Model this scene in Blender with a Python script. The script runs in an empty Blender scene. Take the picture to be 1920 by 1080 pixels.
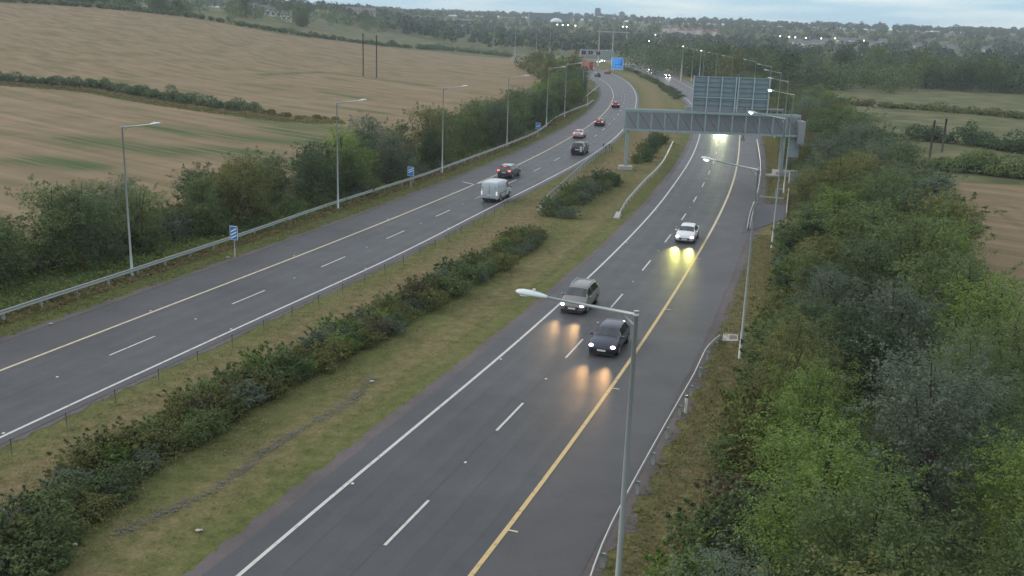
import bpy, math, random
import numpy as np
from mathutils import Vector, Matrix
SC = bpy.context.scene
COL = SC.collection
R = math.radians
# ---------------------------------------------------------------- camera
CAMZ, FPX, PITCH, ROLL = 19.345, 1851.25, 0.261473, 0.0345
_cp, _sp, _c, _s = math.cos(PITCH), math.sin(PITCH), math.cos(ROLL), math.sin(ROLL)
FW = np.array([0, _cp, -_sp]); _up = np.array([0, _sp, _cp]); _rt = np.array([1., 0, 0])
RT = _c*_rt + _s*_up; UP = -_s*_rt + _c*_up
cd = bpy.data.cameras.new('camera'); cam = bpy.data.objects.new('camera', cd); COL.objects.link(cam)
cam.matrix_world = Matrix(((RT[0], UP[0], -FW[0], 0), (RT[1], UP[1], -FW[1], 0), (RT[2], UP[2], -FW[2], CAMZ), (0, 0, 0, 1)))
cd.sensor_width = 36; cd.lens = 36*FPX/1920; cd.clip_end = 20000; cd.clip_start = 0.5
SC.camera = cam
# ---------------------------------------------------------------- light
SUN_EL, SUN_AZ = R(24), R(-75)           # evening light from the west, left of the road
W_ = bpy.data.worlds.new('World'); SC.world = W_; W_.use_nodes = True
nt = W_.node_tree; nt.nodes.clear()
def wn(t): return nt.nodes.new(t)
wo = wn('ShaderNodeOutputWorld'); bg = wn('ShaderNodeBackground'); sky = wn('ShaderNodeTexSky')
sky.sky_type = 'NISHITA'; sky.sun_disc = False; sky.sun_elevation = SUN_EL; sky.sun_rotation = SUN_AZ
sky.air_density = 1.0; sky.dust_density = 2.5; sky.ozone_density = 1.2
bg.inputs['Strength'].default_value = 0.13
tc = wn('ShaderNodeTexCoord'); mp = wn('ShaderNodeMapping'); mp.inputs['Scale'].default_value = (2.6, 2.6, 26)
nz = wn('ShaderNodeTexNoise'); nz.inputs['Scale'].default_value = 2.2; nz.inputs['Detail'].default_value = 6
rp = wn('ShaderNodeValToRGB'); rp.color_ramp.elements[0].position = 0.36; rp.color_ramp.elements[1].position = 0.62
rp.color_ramp.elements[0].color = (.38, .38, .38, 1); rp.color_ramp.elements[1].color = (.93, .93, .93, 1)
mx = wn('ShaderNodeMix'); mx.data_type = 'RGBA'
mx.inputs[7].default_value = (5.45, 5.6, 5.75, 1)          # the pale overcast, in the sky's own units
nt.links.new(tc.outputs['Generated'], mp.inputs['Vector']); nt.links.new(mp.outputs[0], nz.inputs['Vector'])
nt.links.new(nz.outputs['Fac'], rp.inputs[0]); nt.links.new(rp.outputs[0], mx.inputs[0])
nt.links.new(sky.outputs[0], mx.inputs[6]); sx = wn('ShaderNodeSeparateXYZ'); nt.links.new(tc.outputs['Generated'], sx.inputs[0])
r2 = wn('ShaderNodeMapRange'); r2.inputs['From Min'].default_value = .04; r2.inputs['From Max'].default_value = .30; r2.inputs['To Min'].default_value = .85; r2.inputs['To Max'].default_value = 0
nt.links.new(sx.outputs[2], r2.inputs['Value']); mx2 = wn('ShaderNodeMix'); mx2.data_type = 'RGBA'; nt.links.new(r2.outputs[0], mx2.inputs[0])
r3 = wn('ShaderNodeValToRGB'); r3.color_ramp.elements[0].position = .4; r3.color_ramp.elements[1].position = .62; r3.color_ramp.elements[0].color = (.46, .74, .90, 1); r3.color_ramp.elements[1].color = (.80, .93, .93, 1)
nt.links.new(nz.outputs['Fac'], r3.inputs[0]); vm = wn('ShaderNodeVectorMath'); vm.operation = 'SCALE'; vm.inputs['Scale'].default_value = 4.1; nt.links.new(r3.outputs[0], vm.inputs[0])
nt.links.new(mx.outputs[2], mx2.inputs[6]); nt.links.new(vm.outputs[0], mx2.inputs[7]); nt.links.new(mx2.outputs[2], bg.inputs[0]); nt.links.new(bg.outputs[0], wo.inputs[0])
sl = bpy.data.lights.new('sun', 'SUN'); sl.energy = 0.55; sl.angle = R(14); sl.color = (1, .95, .88)
so = bpy.data.objects.new('sun', sl); COL.objects.link(so)
sd = Vector((math.sin(SUN_AZ)*math.cos(SUN_EL), math.cos(SUN_AZ)*math.cos(SUN_EL), math.sin(SUN_EL)))
so.rotation_euler = sd.to_track_quat('Z', 'Y').to_euler(); so.location = (0, 0, 60)
SC.view_settings.view_transform = 'Standard'; SC.view_settings.look = 'None'
SC.view_settings.exposure = 0.86; SC.view_settings.gamma = 1; SC.view_settings.use_curve_mapping = False
# ---------------------------------------------------------------- pixel <-> place (photo is 1920 x 1080)
CP = np.array([0, 0, CAMZ])
def ray(px, py): return FW + (px-960)/FPX*RT + (540-py)/FPX*UP
def P(px, py, z=0.0):
    d = ray(px, py); t = (z-CAMZ)/d[2]; return CP + d*t
def at(px, py, D):                       # the point of that line of sight at ground distance D
    d = ray(px, py); return CP + d*(D/math.hypot(d[0], d[1]))
def proj(p):
    v = np.asarray(p, float)-CP; z = v@FW; return 960+FPX*(v@RT)/z, 540-FPX*(v@UP)/z
def sst(a, b, x):
    t = np.clip((x-a)/(b-a), 0, 1); return t*t*(3-2*t)
def HT(x, y):                            # height of the land
    x = np.asarray(x, float); y = np.asarray(y, float)
    left = sst(0, 230, -x)*sst(110, 470, y)*23.5
    D = np.hypot(x, y)
    far = sst(650, 2100, D)*31
    return left + far*(1-left/30)
def G(px, py, far=3000.):
    d = ray(px, py); d = d/math.hypot(d[0], d[1]); t = 25.
    while t < far:
        p = CP+d*t
        if p[2] <= float(HT(p[0], p[1])): 
            a, b = t-6, t
            for _ in range(14):
                m = (a+b)/2; q = CP+d*m
                if q[2] <= float(HT(q[0], q[1])): b = m
                else: a = m
            return CP+d*b
        t += 4. if t < 500 else 6
    return CP+d*far
# ---------------------------------------------------------------- materials
MATS = {}
def node_mat(name):
    m = bpy.data.materials.new(name); m.use_nodes = True; n = m.node_tree; b = n.nodes['Principled BSDF']; return m, n, b
def pm(name, col, rough=0.6, metal=0.0, spec=0.5, emit=None, es=0, var=0.0, scale=3.0, coat=0.0):
    if name in MATS: return MATS[name]
    m, n, b = node_mat(name)
    b.inputs['Base Color'].default_value = (*col, 1); b.inputs['Roughness'].default_value = rough
    b.inputs['Metallic'].default_value = metal; b.inputs['Specular IOR Level'].default_value = spec
    b.inputs['Coat Weight'].default_value = coat
    if emit: b.inputs['Emission Color'].default_value = (*emit, 1); b.inputs['Emission Strength'].default_value = es
    if var:
        t = n.nodes.new('ShaderNodeTexCoord'); z = n.nodes.new('ShaderNodeTexNoise'); z.inputs['Scale'].default_value = scale; z.inputs['Detail'].default_value = 5
        x = n.nodes.new('ShaderNodeMix'); x.data_type = 'RGBA'
        x.inputs[6].default_value = (*[c*(1-var) for c in col], 1); x.inputs[7].default_value = (*[min(1, c*(1+var)) for c in col], 1)
        n.links.new(t.outputs['Object'], z.inputs['Vector']); n.links.new(z.outputs['Fac'], x.inputs[0]); n.links.new(x.outputs[2], b.inputs['Base Color'])
    MATS[name] = m; return m
def noise(n, vec, scale, detail=4, rough=.55):
    z = n.nodes.new('ShaderNodeTexNoise'); z.inputs['Scale'].default_value = scale; z.inputs['Detail'].default_value = detail; z.inputs['Roughness'].default_value = rough
    if vec is not None: n.links.new(vec, z.inputs['Vector'])
    return z.outputs['Fac']
def ramp(n, fac, stops):
    r = n.nodes.new('ShaderNodeValToRGB'); e = r.color_ramp.elements
    while len(e) < len(stops): e.new(0.5)
    for k, (p, c) in enumerate(stops): e[k].position = p; e[k].color = (*c, 1)
    n.links.new(fac, r.inputs[0]); return r.outputs[0]
def mix(n, fac, a, b, mode='MIX'):
    x = n.nodes.new('ShaderNodeMix'); x.data_type = 'RGBA'; x.blend_type = mode
    if hasattr(fac, 'links') or hasattr(fac, 'is_linked'): n.links.new(fac, x.inputs[0])
    else: x.inputs[0].default_value = fac
    for k, v in ((6, a), (7, b)):
        if isinstance(v, tuple): x.inputs[k].default_value = (*v, 1)
        else: n.links.new(v, x.inputs[k])
    return x.outputs[2]
def math_(n, op, a, b):
    x = n.nodes.new('ShaderNodeMath'); x.operation = op
    for k, v in ((0, a), (1, b)):
        if isinstance(v, (int, float)): x.inputs[k].default_value = v
        else: n.links.new(v, x.inputs[k])
    return x.outputs[0]
def bump(n, b, h, strength, dist):
    x = n.nodes.new('ShaderNodeBump'); x.inputs['Strength'].default_value = strength; x.inputs['Distance'].default_value = dist
    n.links.new(h, x.inputs['Height']); n.links.new(x.outputs[0], b.inputs['Normal'])
def leaf_mat(name, dark, mid, light):
    dark, mid, light = [(c[0]*1.38, c[1]*1.36, c[2]*1.38) for c in (dark, mid, light)]
    m, n, b = node_mat(name)
    g = n.nodes.new('ShaderNodeNewGeometry'); oi = n.nodes.new('ShaderNodeObjectInfo')
    t = n.nodes.new('ShaderNodeTexCoord')
    f = math_(n, 'ADD', math_(n, 'MULTIPLY', g.outputs['Random Per Island'], .45), math_(n, 'MULTIPLY', noise(n, t.outputs['Object'], .9, 3), .75))
    f = math_(n, 'ADD', f, math_(n, 'MULTIPLY', math_(n, 'SUBTRACT', oi.outputs['Random'], .5), .35))
    c = ramp(n, f, [(.25, dark), (.55, mid), (.9, light)])
    n.links.new(c, b.inputs['Base Color']); b.inputs['Roughness'].default_value = .65; b.inputs['Specular IOR Level'].default_value = .2
    tr = n.nodes.new('ShaderNodeBsdfTranslucent'); n.links.new(c, tr.inputs['Color']); ms = n.nodes.new('ShaderNodeMixShader'); ms.inputs[0].default_value = .45
    n.links.new(b.outputs[0], ms.inputs[1]); n.links.new(tr.outputs[0], ms.inputs[2]); n.links.new(ms.outputs[0], n.nodes['Material Output'].inputs['Surface'])
    MATS[name] = m; return m
LEAF = {
 'dark': leaf_mat('leaf_dark_green', (.030, .052, .024), (.062, .096, .044), (.105, .145, .064)),
 'mid': leaf_mat('leaf_mid_green', (.040, .062, .024), (.082, .120, .045), (.135, .18, .068)),
 'bright': leaf_mat('leaf_bright_green', (.050, .084, .020), (.100, .160, .038), (.17, .24, .060)),
 'grey': leaf_mat('leaf_grey_green', (.046, .066, .044), (.085, .115, .078), (.135, .17, .115)),
 'olive': leaf_mat('leaf_olive', (.052, .062, .022), (.105, .118, .040), (.17, .175, .065)),
 'brown': leaf_mat('leaf_russet_brown', (.046, .044, .028), (.095, .085, .052), (.145, .13, .075)),
 'far': leaf_mat('leaf_far_wood', (.017, .031, .018), (.034, .054, .030), (.060, .085, .046)),
}
BARK = pm('bark', (.09, .075, .06), .9, var=.3)
STEEL = pm('galvanised_steel', (.34, .37, .37), .5, .25, var=.12, scale=4)
POLEM = pm('lamp_column_steel', (.36, .39, .38), .5, .2, var=.1, scale=2)
GREENST = pm('painted_grey_green_steel', (.25, .32, .325), .5, .1, var=.12, scale=1.5)
CLAD = pm('grey_cladding', (.25, .265, .28), .6, .1, var=.08)
SIGNBACK = pm('sign_back_aluminium', (.19, .25, .27), .55, .1, var=.12, scale=1.2)
RAILD = pm('sign_rail_dark', (.11, .155, .17), .6)
RIB = pm('rib_aluminium', (.34, .42, .46), .5, .2)
CONC = pm('concrete', (.33, .32, .30), .9, var=.2)
WOOD = pm('creosoted_wood', (.06, .05, .042), .9, var=.3)
BLACK = pm('black_rubber', (.015, .015, .016), .8)
TRIM = pm('dark_trim', (.02, .02, .022), .5)
GLASS = pm('car_glass', (.02, .028, .032), .08, spec=.8)
RIM = pm('wheel_rim', (.42, .43, .44), .35, .8)
PLATE = pm('number_plate', (.65, .65, .6), .5)
HEADL = pm('headlight_lit', (1, .9, .9), .2, emit=(1, .74, .80), es=3.6)
HEADFAR = pm('headlight_lit_far', (1, .95, .95), .2, emit=(1, .93, .97), es=12)
TAILL = pm('taillight_lit', (.6, .03, .03), .3, emit=(1, .12, .12), es=2.2)
TAILD = pm('taillight_off', (.25, .02, .02), .3)
TAILW = pm('taillight_white', (.85, .8, .8), .3, emit=(1, .8, .8), es=.25)
LAMPLIT = pm('street_lamp_lit', (1, 1, .95), .3, emit=(1, .97, .92), es=6)
LAMPWARM = pm('street_lamp_warm', (1, .9, .85), .3, emit=(1, .75, .65), es=1.6)
LAMPOFF = pm('lamp_glass_off', (.5, .52, .52), .3)
LHEAD = pm('lamp_head_shell', (.56, .62, .62), .45, var=.06)
# ---------------------------------------------------------------- mesh helpers
class MB:
    def __init__(s): s.v = []; s.f = []; s.m = []; s.sm = []
    def add(s, vs, fs, m=0, smooth=False):
        o = len(s.v); s.v += [tuple(map(float, v)) for v in vs]
        for f in fs: s.f.append(tuple(o+i for i in f)); s.m.append(m); s.sm.append(smooth)
    def box(s, c, size, rz=0, m=0, M=None):
        x, y, z = [q/2 for q in size]; vs = []
        for dz in (-z, z):
            for dx, dy in ((-x, -y), (x, -y), (x, y), (-x, y)):
                p = Vector((dx, dy, dz))
                if M is not None: p = M @ p
                elif rz: p = Matrix.Rotation(rz, 3, 'Z') @ p
                vs.append((c[0]+p.x, c[1]+p.y, c[2]+p.z))
        s.add(vs, [(3, 2, 1, 0), (4, 5, 6, 7), (0, 1, 5, 4), (1, 2, 6, 5), (2, 3, 7, 6), (3, 0, 4, 7)], m)
    def bar(s, a, b, w, h=None, m=0):
        a = Vector(a); b = Vector(b); d = (b-a); L = d.length
        if L < 1e-6: return
        q = d.to_track_quat('X', 'Z').to_matrix(); s.box((a+b)/2, (L, w, h or w), M=q, m=m)
    def tube(s, pts, rad, n=8, m=0, cap=True):
        pts = [Vector(p) for p in pts]
        if not hasattr(rad, '__len__'): rad = [rad]*len(pts)
        vs = []; fs = []
        for i, p in enumerate(pts):
            d = (pts[min(i+1, len(pts)-1)]-pts[max(i-1, 0)]).normalized()
            u = d.cross(Vector((0, 0, 1)));
            if u.length < .05: u = d.cross(Vector((0, 1, 0)))
            u.normalize(); w = d.cross(u)
            for k in range(n):
                a = 2*math.pi*k/n; vs.append(p+(u*math.cos(a)+w*math.sin(a))*rad[i])
        for i in range(len(pts)-1):
            for k in range(n):
                k2 = (k+1) % n; fs.append((i*n+k, i*n+k2, (i+1)*n+k2, (i+1)*n+k))
        s.add(vs, fs, m, True)
        if cap:
            o = len(s.v)-len(vs); s.f.append(tuple(o+k for k in range(n))); s.m.append(m); s.sm.append(False)
            s.f.append(tuple(o+(len(pts)-1)*n+k for k in reversed(range(n)))); s.m.append(m); s.sm.append(False)
    def ell(s, c, r, n=8, k=6, m=0):
        vs = [(c[0], c[1], c[2]-r[2])]; fs = []
        for i in range(1, k):
            a = -math.pi/2+math.pi*i/k
            for j in range(n):
                b = 2*math.pi*j/n; vs.append((c[0]+r[0]*math.cos(a)*math.cos(b), c[1]+r[1]*math.cos(a)*math.sin(b), c[2]+r[2]*math.sin(a)))
        vs.append((c[0], c[1], c[2]+r[2])); L = len(vs)-1
        for j in range(n):
            j2 = (j+1) % n; fs.append((0, 1+j2, 1+j)); fs.append((L, 1+(k-2)*n+j, 1+(k-2)*n+j2))
            for i in range(k-2): fs.append((1+i*n+j, 1+i*n+j2, 1+(i+1)*n+j2, 1+(i+1)*n+j))
        s.add(vs, fs, m, True)
    def mesh(s, name):
        me = bpy.data.meshes.new(name); me.from_pydata(s.v, [], s.f)
        me.polygons.foreach_set('material_index', s.m); me.polygons.foreach_set('use_smooth', s.sm); me.update(); return me
    def build(s, name, mat, parent=None, loc=None):
        me = s.mesh(name)
        for m in (mat if isinstance(mat, (list, tuple)) else [mat]): me.materials.append(m)
        return link(name, me, parent, loc)
def link(name, me, parent=None, loc=None):
    o = bpy.data.objects.new(name, me); COL.objects.link(o)
    if parent: o.parent = parent
    if loc is not None: o.location = loc
    return o
def empty(name, loc=(0, 0, 0), rz=0):
    o = bpy.data.objects.new(name, None); COL.objects.link(o); o.location = loc; o.rotation_euler = (0, 0, rz); o.empty_display_size = .5; return o
def tag(o, label=None, cat=None, group=None, kind=None):
    if label: o['label'] = label
    if cat: o['category'] = cat
    if group: o['group'] = group
    if kind: o['kind'] = kind
    return o
def copy_tree(o, parent=None):
    c = o.copy(); COL.objects.link(c)
    if parent: c.parent = parent
    for ch in list(o.children): copy_tree(ch, c)
    return c
def quad_mesh(name, V, mat):
    """V: (n*4,3) array of separate quads"""
    n = len(V)//4; me = bpy.data.meshes.new(name)
    me.vertices.add(n*4); me.vertices.foreach_set('co', np.asarray(V, np.float32).ravel())
    me.loops.add(n*4); me.loops.foreach_set('vertex_index', np.arange(n*4, dtype=np.int32))
    me.polygons.add(n); me.polygons.foreach_set('loop_start', np.arange(0, n*4, 4, dtype=np.int32))
    me.update(calc_edges=True); me.validate()
    if mat: me.materials.append(mat)
    return me
# ---------------------------------------------------------------- curves
def catmull(pts, per=6):
    pts = np.array(pts, float); out = []
    for i in range(len(pts)-1):
        p0 = pts[max(i-1, 0)]; p1 = pts[i]; p2 = pts[i+1]; p3 = pts[min(i+2, len(pts)-1)]
        for k in range(per):
            t = k/per; out.append(.5*((2*p1)+(-p0+p2)*t+(2*p0-5*p1+4*p2-p3)*t*t+(-p0+3*p1-3*p2+p3)*t**3))
    out.append(pts[-1]); return np.array(out)
class Curve:
    def __init__(s, pts, per=6):
        s.p = catmull(pts, per); s.t = np.r_[0, np.cumsum(np.linalg.norm(np.diff(s.p, axis=0), axis=1))]; s.L = s.t[-1]
    def at(s, q, off=0.0):
        q = np.asarray(q, float); x = np.interp(q, s.t, s.p[:, 0]); y = np.interp(q, s.t, s.p[:, 1])
        e = 1.5; x2 = np.interp(q+e, s.t, s.p[:, 0]); y2 = np.interp(q+e, s.t, s.p[:, 1]); x1 = np.interp(q-e, s.t, s.p[:, 0]); y1 = np.interp(q-e, s.t, s.p[:, 1])
        dx, dy = x2-x1, y2-y1; l = np.hypot(dx, dy)+1e-9
        return np.stack([x+dy/l*off, y-dx/l*off], -1)      # + is to the right of travel
    def head(s, q):
        a = s.at(q-1); b = s.at(q+1); return math.atan2(b[1]-a[1], b[0]-a[0])
    def near(s, pts):
        """arclength and signed offset (+ right) of the nearest curve point"""
        pts = np.atleast_2d(np.asarray(pts, float)[..., :2]); A = s.p[:-1]; B = s.p[1:]; AB = B-A; L2 = (AB**2).sum(1)
        S = np.empty(len(pts)); O = np.empty(len(pts))
        for k0 in range(0, len(pts), 4000):
            q = pts[k0:k0+4000]
            t = np.clip(((q[:, None]-A)*AB).sum(2)/L2, 0, 1); C = A+t[..., None]*AB; d = np.linalg.norm(q[:, None]-C, axis=2); j = d.argmin(1); i = np.arange(len(q))
            cr = AB[j, 0]*(q[:, 1]-A[j, 1])-AB[j, 1]*(q[:, 0]-A[j, 0])
            S[k0:k0+4000] = s.t[j]+t[i, j]*np.sqrt(L2[j]); O[k0:k0+4000] = -np.sign(cr)*d[i, j]
        return S, O
cW = Curve([(-19.5, 2), (-15.5, 13.5), (-7.6, 36.5), (0.5, 59.4), (8.0, 82.5), (14.9, 105.8), (21.1, 129.3), (26.9, 152.9), (32.1, 176.6), (36.8, 200.3), (40.8, 224.1), (44.2, 248.0), (46.8, 271.9), (48.9, 295.6), (51.8, 342.2), (54.2, 387.7), (56.1, 433.1), (56.7, 475.9), (56.3, 514.6), (53.9, 561.0), (47.4, 595.3), (38.0, 616.1), (17.5, 638.0), (-12.7, 662.1), (-65.1, 715.4)])
cY = Curve([(-12.3, 2.0), (-8.0, 13.3), (0.4, 36.1), (8.1, 59.0), (15.3, 82.2), (22.1, 105.4), (28.4, 128.8), (34.1, 152.4), (39.4, 176.0), (44.5, 199.7), (48.9, 223.4), (52.2, 247.1), (54.5, 270.8), (56.1, 294.3), (58.9, 341.4), (61.6, 388.7), (63.8, 435.7), (64.5, 478.4), (63.9, 514.5), (61.2, 561.0), (54.0, 599.5), (42.5, 622.0), (21.5, 644.5), (-8.7, 669.1), (-60, 722)])
cYL = Curve([(-48.0, -8.0), (-40.2, 14.9), (-32.4, 37.9), (-24.6, 60.8), (-16.8, 83.7), (-9.4, 106.8), (-2.5, 130.0), (3.7, 153.4), (9.3, 177.0), (14.3, 200.6), (18.7, 224.4), (22.4, 248.2), (25.4, 272.1), (27.9, 296.0), (30.3, 331.8), (31.1, 367.1), (30.2, 402.0), (27.8, 436.1), (23.7, 468.6), (17.3, 498.8), (7.7, 527.1), (-6.0, 554.9), (-24.4, 584.5), (-48.0, 617.9)])
cWL = Curve([(-39.5, -12.0), (-32.4, 11.3), (-25.9, 34.8), (-18.2, 57.8), (-10.2, 80.8), (-3.1, 104.1), (4.1, 127.4), (10.8, 150.8), (16.5, 174.4), (21.2, 198.2), (25.2, 222.2), (28.7, 246.2), (31.7, 270.2), (34.4, 294.1), (37.5, 329.9), (39.5, 365.2), (40.3, 399.6), (39.9, 433.4), (38.4, 466.9), (35.4, 499.0), (30.5, 528.7), (22.8, 555.6), (11.5, 581.1), (-4.4, 607.2), (-25.4, 636.5), (-51.9, 671.2)])
def strip_mesh(name, c, s0, s1, o0, o1, z, mat, step=2.0, jit0=0, jit1=0, seed=1, c2=None, kind='structure', parent=None):
    rng = np.random.default_rng(seed); n = max(2, int((s1-s0)/step)+1); q = np.linspace(s0, s1, n)
    a = c.at(q, 0); A = c.at(q, o0+rng.uniform(-jit0, jit0, n)); 
    if c2 is None: B = c.at(q, o1+rng.uniform(-jit1, jit1, n))
    else:
        s2, _ = c2.near(a); B = c2.at(s2, o1+rng.uniform(-jit1, jit1, n))
    mb = MB(); vs = []
    for i in range(n): vs += [(A[i, 0], A[i, 1], z), (B[i, 0], B[i, 1], z)]
    mb.add(vs, [(2*i, 2*i+1, 2*i+3, 2*i+2) for i in range(n-1)])
    o = mb.build(name, mat, parent)
    if kind: o['kind'] = kind
    return o
# ---------------------------------------------------------------- the land
def axis(lo, hi, fine0, fine1, st, grow=1.07):
    a = list(np.arange(fine0, fine1+.01, st)); d = st
    while a[-1] < hi: d *= grow; a.append(a[-1]+d)
    d = st; b = []; x = fine0
    while x > lo: d *= grow; x -= d; b.append(x)
    return np.array(b[::-1]+a)
gx = axis(-2600, 2600, -75, 85, 1.0, 1.045); gy = axis(-60, 4200, 15, 215, 1.0, 1.02)
X, Y = np.meshgrid(gx, gy); Z = HT(X, Y)-.03
nx, ny = len(gx), len(gy)
V = np.stack([X.ravel(), Y.ravel(), Z.ravel()], 1)
idx = np.arange(nx*ny).reshape(ny, nx)
F = np.stack([idx[:-1, :-1], idx[:-1, 1:], idx[1:, 1:], idx[1:, :-1]], -1).reshape(-1, 4)
me = bpy.data.meshes.new('ground'); me.vertices.add(len(V)); me.vertices.foreach_set('co', V.astype(np.float32).ravel())
me.loops.add(F.size); me.loops.foreach_set('vertex_index', F.astype(np.int32).ravel())
me.polygons.add(len(F)); me.polygons.foreach_set('loop_start', np.arange(0, F.size, 4, dtype=np.int32)); me.update(calc_edges=True)
me.polygons.foreach_set('use_smooth', np.ones(len(F), bool))
def inpoly(pts, poly):
    poly = np.asarray(poly, float)[:, :2]; x, y = pts[:, 0], pts[:, 1]; r = np.zeros(len(pts), bool); j = len(poly)-1
    for i in range(len(poly)):
        xi, yi = poly[i]; xj, yj = poly[j]
        c = ((yi > y) != (yj > y)) & (x < (xj-xi)*(y-yi)/(yj-yi+1e-12)+xi); r ^= c; j = i
    return r
def strokes(pts, polys, w):
    out = np.zeros(len(pts))
    for pl in polys:
        p = np.array([G(*q)[:2] for q in pl]); A = p[:-1]; AB = np.diff(p, axis=0)
        t = np.clip(((pts[:, None, :2]-A)*AB).sum(2)/(AB**2).sum(1), 0, 1)
        d = np.linalg.norm(pts[:, None, :2]-(A+t[..., None]*AB), axis=2).min(1)
        out = np.maximum(out, np.exp(-(d/w)**2))
    return out
field_top = [(-250, -8), (0, 4), (160, 12), (300, 25), (430, 45), (540, 66), (640, 78), (720, 88), (820, 98), (960, 110), (1030, 128)]
ftw = [G(*q)[:2] for q in field_top]
belt_back = [tuple(cYL.at(s, -17.5)) for s in np.arange(370, 0, -12)]
stub = inpoly(V, [(-900, ftw[0][1])]+ftw+belt_back+[(-900, -60)]).astype(float)
rstub = inpoly(V, [G(1800, 342)[:2], G(1925, 346)[:2], G(2300, 380)[:2], G(2300, 1200)[:2], tuple(cY.at(20, 21.5)), tuple(cY.at(60, 21.5)), tuple(cY.at(100, 22))]).astype(float)
stub = np.maximum(stub, rstub)
near = (V[:, 1] < 620) & (np.abs(V[:, 0]) < 900)
lush = np.zeros(len(V)); dark = np.zeros(len(V)); dry = np.zeros(len(V)); verge = np.zeros(len(V))
Vn = V[near]
lush[near] = np.maximum(strokes(Vn, [[(280, 238), (390, 252), (500, 262), (600, 270)], [(140, 260), (240, 275), (340, 285)], [(60, 300), (160, 312)], [(500, 225), (560, 232), (620, 242)], [(520, 240), (600, 262)], [(340, 280), (480, 285)]], 4.6),
  strokes(Vn, [[(490, 140), (610, 135), (720, 150), (800, 160)], [(605, 172), (690, 186)], [(600, 195), (720, 212)], [(60, 298), (150, 306)]], 2.0))
dark[near] = strokes(Vn, [[(1858, 385), (1935, 440)], [(1880, 378), (1950, 415)], [(1840, 378), (1930, 384)], [(380, 62), (600, 108), (900, 160)], [(20, 100), (300, 130), (560, 175)], [(0, 235), (220, 262), (420, 300)]], .35)
_, oWL = cWL.near(Vn); _, oW = cW.near(Vn); _, oY = cY.near(Vn); _, oYL = cYL.near(Vn)
med = (oWL > 0) & (oW < 0)
wid = np.abs(oWL)+np.abs(oW)
# median: dry belt beside the left carriageway, green belt beside the right one
dr = np.where(med, np.exp(-((oWL-5.0)/2.7)**2)*1.0+np.exp(-((np.abs(oW)-4.6)/1.6)**2)*.6, 0)
dr = np.where(oY > 0, np.exp(-((oY-6.2)/2.0)**2)*.8, dr); dr = np.where(oYL < 0, np.exp(-((np.abs(oYL)-7.6)/1.0)**2)*.9, dr)
dry[near] = dr
vg = np.where(med, 1.0, 0); vg = np.where((oY > 0) & (oY < 9), 1, vg); vg = np.where((oYL < 0) & (oYL > -8), 1, vg); verge[near] = vg
tramR = np.zeros(len(V)); 
for nm, arr in (('stubble', stub), ('lush', lush), ('rut', dark), ('dry', dry), ('verge', verge)):
    at_ = me.attributes.new(nm, 'FLOAT', 'POINT'); at_.data.foreach_set('value', arr.astype(np.float32))
m, n, b = node_mat('ground_grass_and_stubble')
def attr(nm):
    a = n.nodes.new('ShaderNodeAttribute'); a.attribute_name = nm; return a.outputs['Fac']
t = n.nodes.new('ShaderNodeTexCoord'); oc = t.outputs['Object']
n1 = noise(n, oc, .12, 6); n2 = noise(n, oc, 1.3, 7, .65); n3 = noise(n, oc, 7, 4, .7)
vr = n.nodes.new('ShaderNodeVectorRotate'); vr.rotation_type = 'Z_AXIS'; vr.inputs['Angle'].default_value = math.atan2(68, 87); n.links.new(oc, vr.inputs['Vector'])
mpp = n.nodes.new('ShaderNodeMapping'); mpp.inputs['Scale'].default_value = (.008, .30, 1); n.links.new(vr.outputs[0], mpp.inputs['Vector'])
rows = noise(n, mpp.outputs[0], 1.0, 6, .6)
mp2 = n.nodes.new('ShaderNodeMapping'); mp2.inputs['Scale'].default_value = (.016, .95, 1); n.links.new(vr.outputs[0], mp2.inputs['Vector'])
rows2 = noise(n, mp2.outputs[0], 1.0, 3, .6)
grass = ramp(n, math_(n, 'ADD', math_(n, 'MULTIPLY', n2, .6), math_(n, 'MULTIPLY', n1, .4)), [(.34, (.060, .080, .024)), (.5, (.102, .117, .038)), (.68, (.155, .148, .065))])
dryc = ramp(n, n2, [(.3, (.135, .108, .056)), (.7, (.235, .178, .105))])
dryf = math_(n, 'MULTIPLY', attr('dry'), ramp(n, n2, [(.3, (.35,)*3), (.6, (1, 1, 1))]))
vgc = mix(n, dryf, grass, dryc)
farg = ramp(n, n1, [(.35, (.065, .08, .035)), (.52, (.115, .12, .055)), (.7, (.17, .15, .085))])
base = mix(n, attr('verge'), farg, vgc)
st = ramp(n, math_(n, 'ADD', math_(n, 'MULTIPLY', rows, .65), math_(n, 'MULTIPLY', rows2, .35)), [(.36, (.105, .085, .042)), (.45, (.168, .128, .072)), (.53, (.212, .160, .095)), (.64, (.27, .208, .13))])
st = mix(n, .4, st, ramp(n, n1, [(.35, (.15, .128, .066)), (.65, (.255, .182, .115))]))
st = mix(n, ramp(n, math_(n, 'MULTIPLY', rows, n1), [(.17, (.4,)*3), (.21, (0, 0, 0))]), st, (.11, .12, .045))
col = mix(n, attr('stubble'), base, st)
lf = math_(n, 'MULTIPLY', attr('lush'), ramp(n, rows2, [(.40, (.0,)*3), (.50, (1, 1, 1))]))
col = mix(n, lf, col, (.055, .092, .03))
col = mix(n, math_(n, 'MULTIPLY', attr('rut'), .6), col, (.10, .085, .05))
n3m = ramp(n, n3, [(.3, (.72,)*3), (.7, (1.2, 1.2, 1.2))])
col = mix(n, 1.0, col, n3m, 'MULTIPLY')
n.links.new(col, b.inputs['Base Color']); b.inputs['Roughness'].default_value = .95; b.inputs['Specular IOR Level'].default_value = .1
bump(n, b, math_(n, 'ADD', n2, math_(n, 'MULTIPLY', n3, .5)), .7, .12)
me.materials.append(m); ground = link('ground', me); ground['kind'] = 'structure'
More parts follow.
